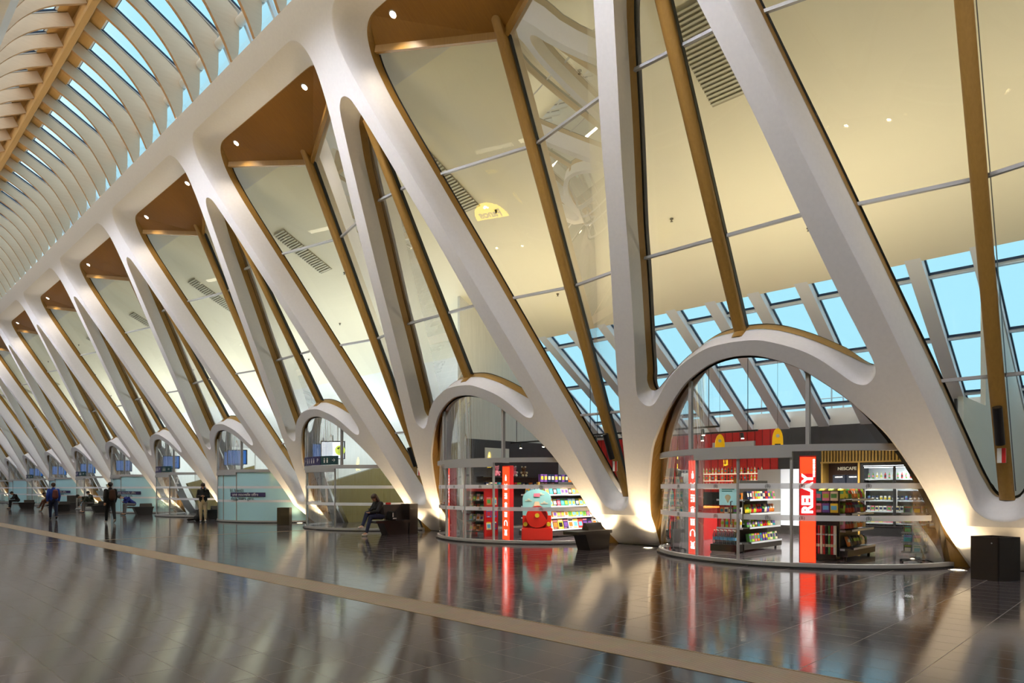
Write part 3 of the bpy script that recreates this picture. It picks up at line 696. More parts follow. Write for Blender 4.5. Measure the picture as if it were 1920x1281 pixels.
for i, z in enumerate((.22, .58, .92, 1.27)):
    y = 7.62 if i == 0 else 7.68
    row(['carton', 'carton', 'snack_bag', 'carton'][i], (16.05, y), (17.7, y), 11, z, NP, 8, 'the %s long shelf of the bottle island' % ['lowest', 'second', 'third', 'top'][i], jit=.15, scale=[1.25, 1.1, .9, 1.2][i])
    if i: row('bottle' if i == 1 else 'carton', (15.72, 8.18), (15.72, 7.6), 5, z, NH, 0, 'the %s end shelf of the bottle island' % ['', 'second', 'third', 'top'][i], pal=['white', 'cream', 'orange', 'green', 'brown'] if i > 1 else ['white', 'cream', 'lime'])
# crate of clear water bottles at the end
t = empty('bottle_crate', (15.42, 7.86, 0)); tag(t, 'low black crate of clear water bottles at the end of the bottle island', 'crate')
MB().box(-.17, .17, -.34, .34, .03, .2, BLACK).build('tray', t); MB().box(-.19, -.17, -.3, .3, .0, .035, GREY).build('plinth', t)
WAT = glass('water_bottle', (.72, .84, .84), 1.2)
wb = MB().lathe([(.04, 0), (.043, .02), (.043, .2), (.035, .25), (.016, .3), (.015, .32)], n=12, m=WAT); wb.lathe([(.018, .32), (.018, .345)], n=10, m=cm('white')); wb.lathe([(.0435, .1), (.0435, .17)], n=12, m=cm('sky-blue'))
wbo = wb.build('water_bottle', smooth=True); first = True
for i in range(6):
    for j in range(2):
        o = wbo if first else dup(wbo); first = False
        o.location = (15.33+j*.12, 8.13-i*.105, .2); tag(o, 'clear water bottle with white cap, %s in the %s row of the crate' % (ordn(i), ['front', 'back'][j]), 'bottle', 'water bottles in the black crate')
gondola(15.6, 17.45, 5.15, 5.95, 1.6, (.22, .62, .98, 1.3), 'dark shelving island with crisps and sweets behind the red and orange totem')
SN = ['yellow', 'lime', 'green', 'orange', 'red']
for i, z in enumerate((.22, .62, .98, 1.3)):
    y = 5.3 if i == 0 else 5.34
    row('snack_bag', (16.05, y), (17.4, y), 7, z, NP, 18, 'the %s long shelf of the crisp island' % ['lowest', 'second', 'third', 'top'][i], pal=[['black', 'orange', 'cream', 'navy'], ['red', 'orange', 'black', 'cream'], ['yellow', 'lime', 'red', 'navy', 'purple'], SN][i], jit=.2)
    if i: row('snack_bag', (15.76, 5.85), (15.76, 5.25), 3, z, NH, 15, 'the %s end shelf of the crisp island' % ['', 'second', 'third', 'top'][i], pal=['yellow', 'lime', 'green'] if i > 1 else ['cream', 'pink', 'red'])
# gift bags on a stand and wrapping-paper rolls
t = empty('gift_wrap_stand', (15.42, 5.55, 0)); tag(t, 'black stand of gift bags and wrapping rolls right of the red and orange totem', 'stand')
MB().box(-.1, .12, -.26, .26, .03, .07, BLACK).box(.08, .12, -.26, .26, .07, 1.5, BLACK).build('frame', t); MB().box(-.12, -.1, -.26, .26, .03, .12, BLACK).build('front_lip', t)
for i in range(9):
    for j in range(2):
        c = ['red', 'black', 'red', 'cream', 'red', 'black', 'green', 'red', 'white'][(i+j*4) % 9]
        b = MB(); b.tube([(0, 0, 0), (0, 0, .66)], .024, 8, cm(c)); b.tube([(0, 0, .2), (0, 0, .26)], .0245, 8, cm('cream')); b.tube([(0, 0, .45), (0, 0, .48)], .0245, 8, cm('white'))
        o = b.build('wrapping_roll', smooth=True); o.location = (15.36+j*.055, 5.78-i*.055, .08)
        tag(o, '%s wrapping-paper roll, %s in the %s row of the stand' % (c, ordn(i), ['front', 'back'][j]), 'roll', 'wrapping rolls')
for i in range(3):
    for j in range(2):
        c = [['teal', 'pink', 'cream'], ['pink', 'purple', 'yellow']][j][i]
        b = carton_mesh(c, rnd.choice(names), .15, .05, .2); b.tube([(-.04, 0, .2), (-.03, 0, .25), (.03, 0, .25), (.04, 0, .2)], .004, 5, cm('brown'))
        o = b.build('gift_bag'); o.location = (15.46, 5.72-i*.17, 1.02 if j else .0+1.27); o.location.z = [1.28, 1.02][j]; o.rotation_euler.z = NH
        tag(o, '%s gift bag, %s in the %s row of the gift stand' % (c, ordn(i), ['upper', 'lower'][j]), 'bag', 'gift bags')
# ------------------------------------------------------------------ illuminated totems behind the glass
ICONM = mat('sign_white', (255, 250, 245), .4, emit=(255, 250, 245), estr=1.8)
def icon(kind, parent, y, z, s=.085, x=-.006):
    """flat white pictogram on the -X face"""
    b = MB(); t = .003
    def bx(y0, y1, z0, z1): b.box(x-t, x, y+y0*s, y+y1*s, z+z0*s, z+z1*s, ICONM)
    if kind == 'cup': bx(-.8, .8, -1, .3); bx(-1.1, 1.1, .45, .65); bx(-.5, .5, .8, 1)
    elif kind == 'book': bx(-1, -.08, -.9, .9); bx(.08, 1, -.9, .9)
    elif kind == 'phones':
        b.tube([(x, y+cos(a)*s, z+sin(a)*s) for a in [pi*i/10 for i in range(11)]], s*.16, 6, ICONM); bx(-1.2, -.7, -.8, .1); bx(.7, 1.2, -.8, .1)
    elif kind == 'gift': bx(-.9, -.1, -1, .4); bx(.1, .9, -1, .4); bx(-1, 1, .5, .8)
    elif kind == 'bear': bx(-.7, .7, -.2, .8); bx(-.9, .9, -1, -.3); bx(-.95, -.6, .7, 1.1); bx(.6, .95, .7, 1.1)
    elif kind == 'bottle': bx(-.5, .5, -1, .4); bx(-.2, .2, .5, 1)
    elif kind == 'news': bx(-.9, .9, .6, 1); bx(-.9, -.1, -1, .4); bx(.1, .9, -.1, .4); bx(.1, .9, -1, -.4)
    return b.build('pictogram', parent)
def totem(x, y, rz, wd, dp, label, relay, kinds=()):
    t = empty('lit_totem', (x, y, 0), rz); tag(t, label, 'sign')
    MB().box(0, dp, -wd/2, wd/2, 0.02, 2.22, RED).build('case', t)
    p = MB().box(-.005, 0, -wd/2+.014, wd/2-.014, .03, 2.19, ORANGE).build('lit_panel', t)
    if relay:
        MB().box(-.007, -.005, -wd/2+.014, wd/2-.014, .98, 1.85, mat('totem_red', (232, 40, 40), .4, emit=(235, 30, 36), estr=.5)).build('red_band', t)
        text('RELAY', .28, t, (-.012, .0, 1.43), (R(90), R(-90), R(-90)), ICONM, name='lettering', sx=1.0, bold=.012)
        b = MB(); z_ = 1.78
        for q in (.05, .04, .06, .03, .05, .05, .04, .06): b.box(-.009, -.006, -.135, -.095, z_, z_+q-.012, ICONM); z_ += q
        b.build('small_print', t)
    for i, k in enumerate(kinds): icon(k, t, 0, 1.86-i*.27)
    return t
totem(14.24, 5.475, R(26), .32, .1, 'tall red and orange lit totem reading RELAY in white', True)
KS = ('bottle', 'bear', 'news', 'cup', 'gift', 'phones', 'bear')
totem(14.16, 8.05, R(-24), .34, .16, 'narrow lit orange totem with white pictograms left of the sliding doors', False, KS)
totem(14.31, 14.29, R(-17), .46, .13, 'lit orange totem with white pictograms beside the red toy train', False, KS)
tt = totem(13.98, 16.5, R(-32), .28, .22, 'slim red totem with white lettering at the far edge of the toy shop window', False, ())
b = MB()
for q in range(9): b.box(-.009, -.006, -.05, .04, 1.1+q*.1, 1.17+q*.1, ICONM)
b.build('small_print', tt)

# ------------------------------------------------------------------ spinner racks
def spinner(x, y, hgt, label, where, top=None, levels=5, z0=.25, kind='greeting_card', pal=None):
    t = empty('card_spinner', (x, y, 0)); tag(t, label, 'card rack')
    b = MB(); b.tube([(0, 0, .05), (0, 0, hgt)], .02, 8, GREY); b.build('pole', t)
    b = MB()
    for k in range(5): a = 2*pi*k/5; b.beam((0, 0, .07), (cos(a)*.3, sin(a)*.3, .05), .03, .03, m=SHELFM)
    b.build('base', t)
    for k in range(5): a = 2*pi*k/5; MB().lathe([(.025, 0), (.025, .05)], (cos(a)*.3, sin(a)*.3, 0), 8, BLACK).build('wheel', t)
    b = MB()
    for i in range(levels):
        z = z0+i*(hgt-z0)/levels
        for a in (R(0), R(90), R(180), R(270)):
            M_ = Matrix.Rotation(a, 4, 'Z')
            for q in (-.16, 0, .16): b.box(q-.003, q+.003, -.2, -.195, z, z+.18, GREY, M_)
            b.box(-.17, .17, -.21, -.17, z-.006, z, GREY, M_); b.box(-.17, .17, -.214, -.21, z, z+.03, GREY, M_)
    b.build('wire_pockets', t)
    if top: MB().lathe([(.02, hgt-.02), (.2, hgt), (.2, hgt+.14), (.1, hgt+.2)], n=16, m=BLACK).build('topper', t)
    for i in range(levels):
        z = z0+i*(hgt-z0)/levels
        for a, nm in ((R(-35), 'hall side'), (R(-125), 'left side')) :
            pass
        for k, a in enumerate((R(0), R(-90))):
            for q in (-.085, .085):
                c = rnd.choice(pal or names); o = goods(kind, c)
                v = Matrix.Rotation(a, 4, 'Z') @ V((q, -.2, 0)); o.location = (x+v.x, y+v.y, z); o.rotation_euler = (R(-10), 0, a)
                tag(o, '%s card in the %s tier, %s, of %s' % (c, ['lowest', 'second', 'third', 'fourth', 'fifth', 'sixth', 'seventh', 'top'][i], ['right face', 'left face'][k]+(' left' if q < 0 else ' right'), where), 'card', 'cards on '+where)
    return t
spinner(15.95, 3.95, 1.22, 'wheeled wire rack of greeting cards beside the foot of the nearest arch', 'the right card rack', levels=5, z0=.22)
spinner(14.95, 9.05, 1.85, 'tall black topped card rack behind the far edge of the nearest glass drum', 'the tall card rack', top=True, levels=6, z0=.75, pal=['white', 'red', 'pink', 'cream', 'black'])

# ------------------------------------------------------------------ back of the shop
t = empty('drinks_fridge', (24.2, 6.1, 0)); tag(t, 'tall lit drinks fridge with two glass doors under oak slats', 'fridge')
FB = mat('fridge_black', (26, 26, 28), .35); LITW = mat('fridge_lining', (225, 228, 230), .5)
MB().box(0, .65, -1.5, 1.5, 0, .28, FB).box(0, .65, -1.5, 1.5, 2.3, 2.42, FB).box(0, .65, -1.5, -1.42, .28, 2.3, FB).box(0, .65, 1.42, 1.5, .28, 2.3, FB).box(.6, .65, -1.42, 1.42, .28, 2.3, LITW).build('cabinet', t)
FS = (.42, .8, 1.15, 1.5, 1.85)
for z in FS: MB().box(.1, .6, -1.4, 1.4, z-.02, z, LITW).box(.085, .1, -1.4, 1.4, z-.03, z+.02, RAIL).build('shelf', t)
for s in (-1, 0, 1):
    d = MB().box(-.03, 0, s*.94-.47, s*.94-.43, .3, 2.28, FB).box(-.03, 0, s*.94+.43, s*.94+.47, .3, 2.28, FB).box(-.03, 0, s*.94-.43, s*.94+.43, .3, .34, FB).box(-.03, 0, s*.94-.43, s*.94+.43, 2.24, 2.28, FB).build('door', t)
    MB().box(-.02, -.012, s*.94-.43, s*.94+.43, .34, 2.24, GLD).build('glass', d); MB().box(-.06, -.045, s*.94+.38, s*.94+.4, 1.0, 1.7, GREY).build('handle', d)
MB().box(.02, .08, -1.4, 1.4, 2.22, 2.29, mat('fridge_tube', (255, 255, 255), .4, emit=(240, 246, 255), estr=5)).build('light_strip', t)
for i, z in enumerate(FS):
    row(['carton', 'carton', 'can', 'carton', 'bottle'][i], (24.4, 7.45), (24.4, 4.75), 22, z, NH, 0, 'the %s fridge shelf' % ['lowest', 'second', 'third', 'fourth', 'top'][i], pal=[['yellow', 'pink', 'cream', 'green'], ['white', 'cream', 'pink'], ['white', 'sky-blue', 'navy'], ['white', 'cream'], ['cream', 'orange', 'green', 'sky-blue', 'red', 'white']][i], scale=[1.2, 1.1, 1.2, 1.2, .85][i])
b = MB()
for i in range(42): y = 8.8-i*.1; b.box(24.15, 24.22, y-.028, y+.028, 2.42, 2.86, GOLD)
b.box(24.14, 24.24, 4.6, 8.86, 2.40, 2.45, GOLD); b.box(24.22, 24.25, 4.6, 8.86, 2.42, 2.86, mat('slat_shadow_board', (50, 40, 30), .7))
tag(b.build('slat_screen'), 'row of upright golden oak slats above the drinks fridge', 'slat screen')
t = empty('coffee_niche', (24.2, 8.22, 0)); tag(t, 'oak-framed coffee corner with NESCAFE lettering left of the fridge', 'coffee corner')
MB().box(-.05, .6, .56, .62, 0, 2.42, GOLD).box(-.05, .6, -.62, -.56, 0, 2.42, GOLD).build('frame', t)
MB().box(.5, .55, -.56, .56, 0, 2.42, wood('walnut_boards', (58, 36, 24), (84, 54, 34), .5, (1, 9, 1), 2)).build('back_panel', t)
text('NESCAFE', .15, t, (.47, -.05, 2.22), (R(90), 0, R(-90)), mat('cream_letters', (230, 220, 190), .5, emit=(230, 220, 190), estr=.3), name='lettering', bold=.003)
for k, yy in enumerate((.12, -.33)):
    m_ = MB().box(.2, .5, yy-.2, yy+.2, 1.2, 2.0, mat('menu_screen', (40, 44, 54), .3, emit=(40, 46, 60), estr=.4)).build('coffee_machine', t)
    text('NESCAFE', .06, m_, (.19, yy, 1.93), (R(90), 0, R(-90)), ICONM, name='lettering'); MB().lathe([(.04, 0), (.055, .09)], (.18, yy+.08, 1.62), 12, cm('cream')).build('cup_picture', m_)
MB().box(.0, .5, -.56, .56, .9, .94, SHELFM).build('counter_top', t); MB().box(.02, .5, -.56, .56, .0, .9, BLACK).build('cupboard', t)
t = empty('white_screen', (23, 9.42, 0)); tag(t, 'white upright display panel between the bottle island and the totem', 'panel')
MB().box(0, .05, -.33, .33, .3, 2.2, mat('lit_white_panel', (235, 238, 244), .4, emit=(230, 236, 246), estr=.35)).build('panel', t)
MB().box(0, .05, .35, 1.15, .3, 2.2, film('frosted_panel', (205, 208, 205), .75)).build('frosted_panel', t); MB().box(-.02, .1, -.36, 1.18, 0, .3, SHELFM).build('base', t)
# till counter with tobacco and spirits shelves on the red wall
t = empty('till_counter', (18.6, 11.7, 0)); tag(t, 'red till counter with an orange edge in front of the red wall', 'counter')
MB().box(0, .8, -1.5, 1.9, 0, .95, REDB).build('body', t); MB().box(-.05, .85, -1.55, 1.95, .95, 1.0, mat('counter_top_orange', (220, 140, 60), .4)).build('top', t); MB().box(.02, .78, -1.45, 1.85, 0, .06, BLACK).build('plinth', t)
row('carton', (18.62, 13.4), (18.62, 10.3), 12, 1.0, NH, 0, 'the till counter', scale=1.3, jit=.4)
t = empty('wall_shelves', (24.5, 14.4, 0)); tag(t, 'long white shelves on the red wall holding cartons and bottles', 'shelf')
ZZ = (1.55, 1.85, 2.12)
for z in ZZ: MB().box(0, .38, -3.4, 2.6, z-.03, z, mat('lit_shelf', (240, 236, 220), .4, emit=(255, 236, 200), estr=.5)).build('shelf', t)
MB().box(.3, .38, -3.4, 2.6, .9, 1.4, BLACK).build('lower_cabinet', t)
for i, z in enumerate(ZZ):
    row('carton', (24.65, 16.9), (24.65, 14.2), 20, z, NH, 0, 'the %s wall shelf, tobacco end' % ['lower', 'middle', 'upper'][i], pal=['white', 'cream', 'white', 'sky-blue'], scale=1.1)
    row('bottle', (24.65, 14.0), (24.65, 11.1), 22, z, NH, 0, 'the %s wall shelf, bottle end' % ['lower', 'middle', 'upper'][i], pal=['cream', 'white', 'brown', 'black', 'orange'], scale=.9)
tag(MB().box(24.72, 24.86, 11.5, 13.2, 2.98, 3.34, mat('louvre_grey', (190, 188, 182), .5)).build('vent_grille'), 'pale grey air grille high on the red wall', 'vent')
# gray pillar, track lights, hanging signs, poster
tag(MB().box(17.3, 17.7, 10.2, 10.55, 0, 1.98, mat('pillar_grey', (96, 96, 96), .5)).build('display_column'), 'plain grey column behind the narrow orange totem', 'column')
LAMPM = mat('track_lamp', (255, 244, 220), .3, emit=(255, 240, 210), estr=18)
for k, (x, ya, yb_) in enumerate(((17.6, 9.2, 14.0), (19.6, 9.0, 14.0), (18.5, 13.8, 18.2))):
    t = empty('track_light', (x, ya, 3.25)); tag(t, 'black ceiling track with white spotlights, %s' % ['nearest the glass', 'further back by the red wall', 'over the toy shelves'][k], 'track light')
    MB().box(-.03, .03, 0, yb_-ya, 0, .05, BLACK).build('rail', t)
    MB().box(-.008, .008, .3, .316, .05, 2.2, BLACK).box(-.008, .008, yb_-ya-.3, yb_-ya-.284, .05, 2.2, BLACK).build('suspension', t)
    for i in range(4):
        yy = .5+i*(yb_-ya-1)/3
        h_ = MB().tube([(0, yy, -.04), (-.05, yy-.05, -.2)], .05, 10, BLACK).build('spot_head', t, smooth=True); MB().lathe([(.042, 0), (.04, -.01)], (-.052, yy-.052, -.2), 12, LAMPM).build('lens', h_)
YELL = mat('sign_yellow', (240, 186, 20), .4, emit=(240, 180, 10), estr=.25)
for k, (x, y) in enumerate(((17.5, 9.12), (16.8, 7.2))):
    t = empty('hanging_sign', (x, y, 0), R(38)); tag(t, 'yellow bullet shaped hanging sign, %s' % ['over the bottle island' , 'right one by the dark wall'][k], 'sign')
    prof = [(-.13, 2.35), (.13, 2.35), (.13, 2.75)]+[(.13*cos(a), 2.75+.3*sin(a)) for a in [pi*i/10 for i in range(1, 10)]]+[(-.13, 2.75)]
    MB().prism(prof, 0, -.012, .012, YELL).build('board', t); MB().tube([(0, 0, 3.05), (0, 0, 5.5)], .004, 4, BLACK).build('wire', t)
    MB().box(-.014, -.012, -.09, .09, 2.42, 2.46, BLACK).box(-.014, -.012, -.09, .09, 2.5, 2.54, BLACK).box(-.014, -.012, -.07, .07, 2.6, 2.66, BLACK).build('print', t); MB().tube([(-.013, 0, 2.86), (-.016, 0, 2.86)], .045, 12, cm('white')).build('emblem', t)
t = empty('window_poster', (drumx(.25)+.05, YC+.25, 0), R(-4)); tag(t, 'square pale blue poster with an ice cream drawing on the sliding door', 'poster')
MB().box(0, .006, -.2, .2, 1.2, 1.58, mat('poster_blue', (176, 226, 232), .5, emit=(176, 226, 232), estr=.15)).build('sheet', t); MB().box(-.002, 0, -.15, .14, 1.52, 1.54, cm('teal')).box(-.002, 0, -.1, .14, 1.48, 1.5, cm('teal')).prism([(-.07, 1.36), (0, 1.24), (.07, 1.36)], 0, -.002, 0, cm('cream')).prism([(.07*cos(a), 1.36+.06*sin(a)) for a in [pi*i/8 for i in range(9)]], 0, -.002, 0, cm('cream')).build('print', t)
for w in (.13, -.13):
    x = drumx(w)-.06; o = MB().tube([(x+.06, w, 1.28), (x, w, 1.28), (x, w, .82), (x+.06, w, .82)], .013, 8, mat('steel', (150, 150, 148), .25, .8)).build('door_handle', DOORS[0], smooth=True)

# ------------------------------------------------------------------ toy and book corner (second arch)
t = empty('book_rack', (15.1, 16.05, 0)); tag(t, 'red framed book rack with four shelves behind the second arch', 'shelf')
MB().box(0, .6, 0, .05, 0, 1.6, RED).box(0, .6, 1.0, 1.05, 0, 1.6, RED).box(0, .6, .05, 1.0, 1.45, 1.6, RED).build('frame', t); MB().box(.5, .55, .05, 1.0, .1, 1.45, SHELFM).build('back_panel', t)
for i, z in enumerate((.14, .48, .82, 1.14)):
    MB().box(.02, .5, .05, 1.0, z-.025, z, SHELFM).build('shelf', t)
    row('book', (15.28, 17.02), (15.28, 16.15), 5, z, NH, 12, 'the %s shelf of the red book rack' % ['lowest', 'second', 'third', 'top'][i], scale=1.05)
for i, z in enumerate((.2, .6, 1.0)): row('magazine', (15.15, 16.03), (15.65, 16.03), 2, z, NP, 5, 'the %s side pocket of the red book rack' % ['lowest', 'middle', 'top'][i])
gondola(15.6, 19.2, 14.0, 15.0, 1.7, (.25, .62, .98, 1.35), 'long dark shelving island of books right of the toy train')
for i, z in enumerate((.25, .62, .98, 1.35)):
    row('book' if i else 'magazine', (16.0, 14.22 if i else 14.1), (19.0, 14.22 if i else 14.1), 16 if i else 12, z, NP, 14, 'the %s long shelf of the book island' % ['lowest', 'second', 'third', 'top'][i], scale=1.15)
    row('book', (15.74, 14.9), (15.74, 14.1), 4, z, NH, 12, 'the %s end shelf of the book island' % ['lowest', 'second', 'third', 'top'][i])
row('carton', (16.0, 14.5), (19.1, 14.5), 18, 1.752, NP, 0, 'top of the book island', pal=['navy', 'purple', 'navy', 'white', 'orange'], scale=1.5)
t = empty('display_board', (16.9, YE-.06, 0)); tag(t, 'dark grey display board high on the white end wall', 'panel')
MB().box(0, 5.2, 0, .05, .1, 3.4, DARKP).build('board', t); MB().box(.9, 2.2, -.02, 0, 2.55, 3.1, PLAST).build('picture', t)
for z in (1.55, 2.0): MB().box(.5, 5, -.35, 0, z-.03, z, SHELFM).build('shelf', t)
def plush(x, y, z, c, c2, lab):
    t = empty('plush_toy', (x, y, z), R(-30)); tag(t, lab, 'toy')
    def ball(cx, cy, cz, r, m, n=10): return MB().lathe([(r*sin(pi*i/n)+.0005, -r*cos(pi*i/n)) for i in range(n+1)], (cx, cy, cz), 12, m)
    ball(0, 0, .12, .12, cm(c)).build('body', t, smooth=True); hd = ball(0, -.02, .3, .09, cm(c)).build('head', t, smooth=True)
    for s in (-1, 1): ball(s*.07, 0, .38, .035, cm(c2)).build('ear', hd, smooth=True); ball(s*.03, -.1, .32, .012, cm('black')).build('eye', hd, smooth=True)
    for s in (-1, 1): ball(s*.11, -.05, .15, .045, cm(c2)).build('arm', t, smooth=True); ball(s*.07, -.11, .04, .05, cm(c2)).build('leg', t, smooth=True)
for k, (x, c, c2) in enumerate(((18.2, 'pink', 'pink'), (18.7, 'cream', 'yellow'), (19.15, 'pink', 'white'), (19.7, 'brown', 'cream'))): plush(x, YE-.3, 2.014, c, c2, '%s plush toy, %s on the high shelf of the end wall' % (c, ordn(k)))
row('carton', (17.6, YE-.25), (21.6, YE-.25), 18, 1.55, NP, 0, 'the lower shelf of the end wall', scale=1.4)
# toy train standee
t = empty('toy_train_display', (14.72, 13.42, 0), R(44)); tag(t, 'red toy train display with yellow lamps and a sky painted board', 'display')
TR = mat('train_red', (226, 44, 30), .35); TR2 = mat('train_dark_red', (150, 16, 16), .4)
MB().box(-.05, .5, -.45, .45, .02, .4, TR).build('bumper', t, bevel=.03)
prof = [(-.42, .4), (.42, .4), (.42, 1.25)]+[(.42*cos(a), 1.25+.27*sin(a)) for a in [pi*i/12 for i in range(1, 12)]]+[(-.42, 1.25)]
bd = MB().prism(prof, 0, .2, .24, mat('sky_board', (150, 212, 214), .5)).build('back_board', t)
MB().box(.19, .2, -.42, .42, .4, .75, TR).build('painted_body', bd)
for yy, zz in ((.24, 1.2), (-.22, 1.12), (-.12, 1.38)):
    b = MB(); b.tube([(.195, yy, zz+.012), (.19, yy, zz+.012)], .04, 14, mat('cloud_cream', (214, 226, 206), .5)); b.box(.19, .195, yy-.1, yy+.1, zz-.028, zz+.006, MATS['cloud_cream']); b.build('cloud', bd)
MB().prism([(-.1, 1.02), (-.06, 1.16), (.06, 1.16), (.1, 1.02)], 0, .188, .2, cm('cream')).build('smoke', bd); MB().box(.186, .2, -.09, .09, 1.3, 1.4, cm('pink')).build('chimney_top', bd)
MB().tube([(.2, -.03, .74), (-.02, 0, .72)], .3, 28, TR2).build('boiler', t, smooth=True); MB().tube([(-.02, 0, .72), (-.05, 0, .72)], .32, 28, TR).build('boiler_front', t, smooth=True)
MB().tube([(-.05, 0, .76), (-.065, 0, .76)], .065, 18, cm('yellow')).build('centre_lamp', t, smooth=True)
for s in (-1, 1): MB().tube([(.15, s*.34, .5), (-.02, s*.34, .5)], .06, 16, cm('yellow')).build('side_lamp', t, smooth=True)
t = empty('coat_stand_base', (16.3, 12.6, 0)); tag(t, 'thin steel pole on five small castors behind the bench', 'stand')
MB().tube([(0, 0, .05), (0, 0, 1.1)], .015, 8, GREY).build('pole', t); b = MB()
for k in range(5): a = 2*pi*k/5; b.beam((0, 0, .07), (cos(a)*.28, sin(a)*.28, .05), .025, .025, m=GREY)
b.build('base', t)

# ------------------------------------------------------------------ screens, signs and film lettering further on
SCRW = mat('departure_screen', (235, 240, 250), .3, emit=(225, 235, 250), estr=.9); SCRB = mat('blue_screen', (50, 100, 170), .3, emit=(50, 110, 190), estr=.4); SIGNP = mat('sign_purple', (52, 46, 92), .4); SIGNT = mat('sign_teal', (22, 62, 66), .4)
for n in range(2, 9):
    c = YC+n*L; nm = ['', '', 'third', 'fourth', 'fifth', 'sixth', 'seventh', 'eighth', 'ninth'][n]
    for k, (w, dx) in enumerate(((-.35, .45), (1.15, .75))):
        t = empty('information_screen', (drumx(w)+dx, c+w, 2.95), R(48 if k == 0 else 62)); tag(t, '%s information screen hanging behind the %s arch' % (['white timetable' if n == 2 else 'blue', 'dark blue, left-hand'][k] if n != 2 or k else 'white timetable', nm), 'screen')
        MB().box(0, .07, -.45, .45, -.3, .38, BLACK).build('housing', t)
        MB().box(-.003, 0, -.41, .41, -.27, .34, SCRW if (n == 2 and k == 0) else SCRB).build('display', t)
        MB().tube([(.03, 0, .38), (.03, 0, .6)], .02, 6, GREY).build('bracket', t)
        if n == 2 and k == 0:
            MB().tube([(-.005, -.27, 0.03), (-.006, -.27, 0.03)], .19, 20, mat('lime_patch', (205, 222, 90), .4, emit=(205, 222, 90), estr=.6)).build('lime_patch', t)
            text('480', .14, t, (-.01, -.27, .1), (R(90), 0, R(-90)), BLACK, name='lettering', bold=.004)
            b = MB()
            for q in range(8): b.box(-.005, -.004, .0, .36, .24-q*.06, .245-q*.06, cm('navy'))
            for q in range(3): b.box(-.008, -.007, -.36, -.2, .0-q*.04, .01-q*.04, BLACK)
            b.build('timetable_lines', t)
    if n % 2 == 0:
        t = empty('wayfinding_sign', (0, c, 0)); tag(t, 'purple and teal wayfinding band over the door of the %s arch' % nm, 'sign')
        for w0, w1, m_ in ((-1.2, -.35, SIGNT), (-.31, 1.1, SIGNT if 0 else SIGNP), (1.14, 2.0, SIGNP)):
            b = MB(); ring(b, w0, w1, GR+.02, GR+.05, 2.42, 2.74, m_, 12); b.build('sign_panel', t)
        for w, s_ in ((-1.0, '\u2192'), (-.15, 'P'), (.95, '\u2190')):
            a = math.asin(w/GR); text(s_, .2, t, (GX-(GR+.058)*cos(a), (GR+.058)*sin(a), 2.58), (R(90), 0, R(-90)-a), cm('white'), .001, 'lettering')
        b = MB()
        for w in (-.7, -.55, .12, .3, .5, .7, 1.35, 1.6, 1.8):
            a = math.asin(w/GR); M_ = Matrix.Translation((GX-(GR+.056)*cos(a), (GR+.056)*sin(a), 2.58)) @ Matrix.Rotation(-a, 4, 'Z'); b.box(-.002, .002, -.03, .03, -.09, .03, cm('white'), M_); b.box(-.002, .002, -.02, .02, .045, .085, cm('white'), M_)
        b.build('pictograms', t)
        if n >= 4:
            a = math.asin(-1.55/GR); o = text(str(n-2), .5, DOORS[n], (GX-(GR+.03)*cos(a), (GR+.03)*sin(a), 1.95), (R(90), 0, R(-90)-a), cm('white'), .002, 'platform_number')
            o['label'] = 'large white platform number %d' % (n-2)
    else:
        t = empty('window_lettering', (0, 0, 0)); t.parent = DOORS[n]
        def put(s_, w, z, m_, sz, off=.02): 
            a = math.asin(w/GR); return text(s_, sz, t, (GX-(GR+off)*cos(a), (GR+off)*sin(a), z), (R(90), 0, R(-90)-a), m_, .001, 'lettering')
        NV = cm('navy'); put('Ici, bient\u00f4t', -1.05, 1.45, BLACK, .2); put('une nouvelle offre', -1.5, 1.27, cm('white'), .19, .04); put('dans votre gare.', -1.36, 1.09, BLACK, .2)
        b = MB(); ring(b, -2.3, -.66, GR+.02, GR+.03, 1.17, 1.36, SIGNP, 8); b.build('text_band', t)
# belt logos on the stripes of the two nearest drums
for n in (0, 1):
    t = empty('belt_logos', (0, 0, 0)); t.parent = DOORS[n]
    for w in (-2.2, -1.2, -.6, .5, 1.6):
        for z in (1.595, .975):
            a = math.asin(w/GR); text('(B)', .09, t, (GX-(GR+.02)*cos(a), (GR+.02)*sin(a), z), (R(90), 0, R(-90)-a), BLACK, .001, 'lettering')
# ------------------------------------------------------------------ furniture in the hall
def bench(x, y, rz, label, high=False, n=0):
    t = empty('bench', (x, y, 0), rz); tag(t, label, 'bench')
    MB().box(-.7, .68, -.25, .25, .40, .48, DARKW).build('seat', t, bevel=.006)
    MB().prism([(-.18, .0), (.6, .0), (.66, .4), (-.36, .4)], 1, -.2, .2, DARKW).build('base', t)
    if high:
        MB().prism([(.05, .48), (.13, .48), (.2, 1.0), (.13, 1.0)], 0, -.12, .62, DARKW).build('backrest', t)
        MB().box(.66, 1.02, -.23, .27, .0, 1.02, DARKW).build('end_block', t, bevel=.006)
    else:
        MB().prism([(.02, .48), (.24, .48), (.24, .52), (.2, .66), (.12, .66)], 0, .05, .68, DARKW).build('backrest', t)
    return t
def bench_place(*a, **k): return bench(*a, **k)
bench(13.72, 10.75, 0, 'dark bench with a low back beside the pier between the two shop windows')
bench(13.45, 18.95, 0, 'dark bench with a tall back and end block, a woman in black sitting on it', True)
bench(13.95, 34.9, 0, 'small dark bench behind the standing man in cream trousers')
bench(13.2, 43.3, R(0), 'dark bench where the person in a blue jacket sits bent forward')
bench(12.6, 49.4, 0, 'dark bench under the seated person in a green jacket')
bench(13.6, 53.2, 0, 'dark bench half hidden behind the walker in black')
bench(11.4, 53.9, 0, 'dark bench under the seated person in a brown coat')
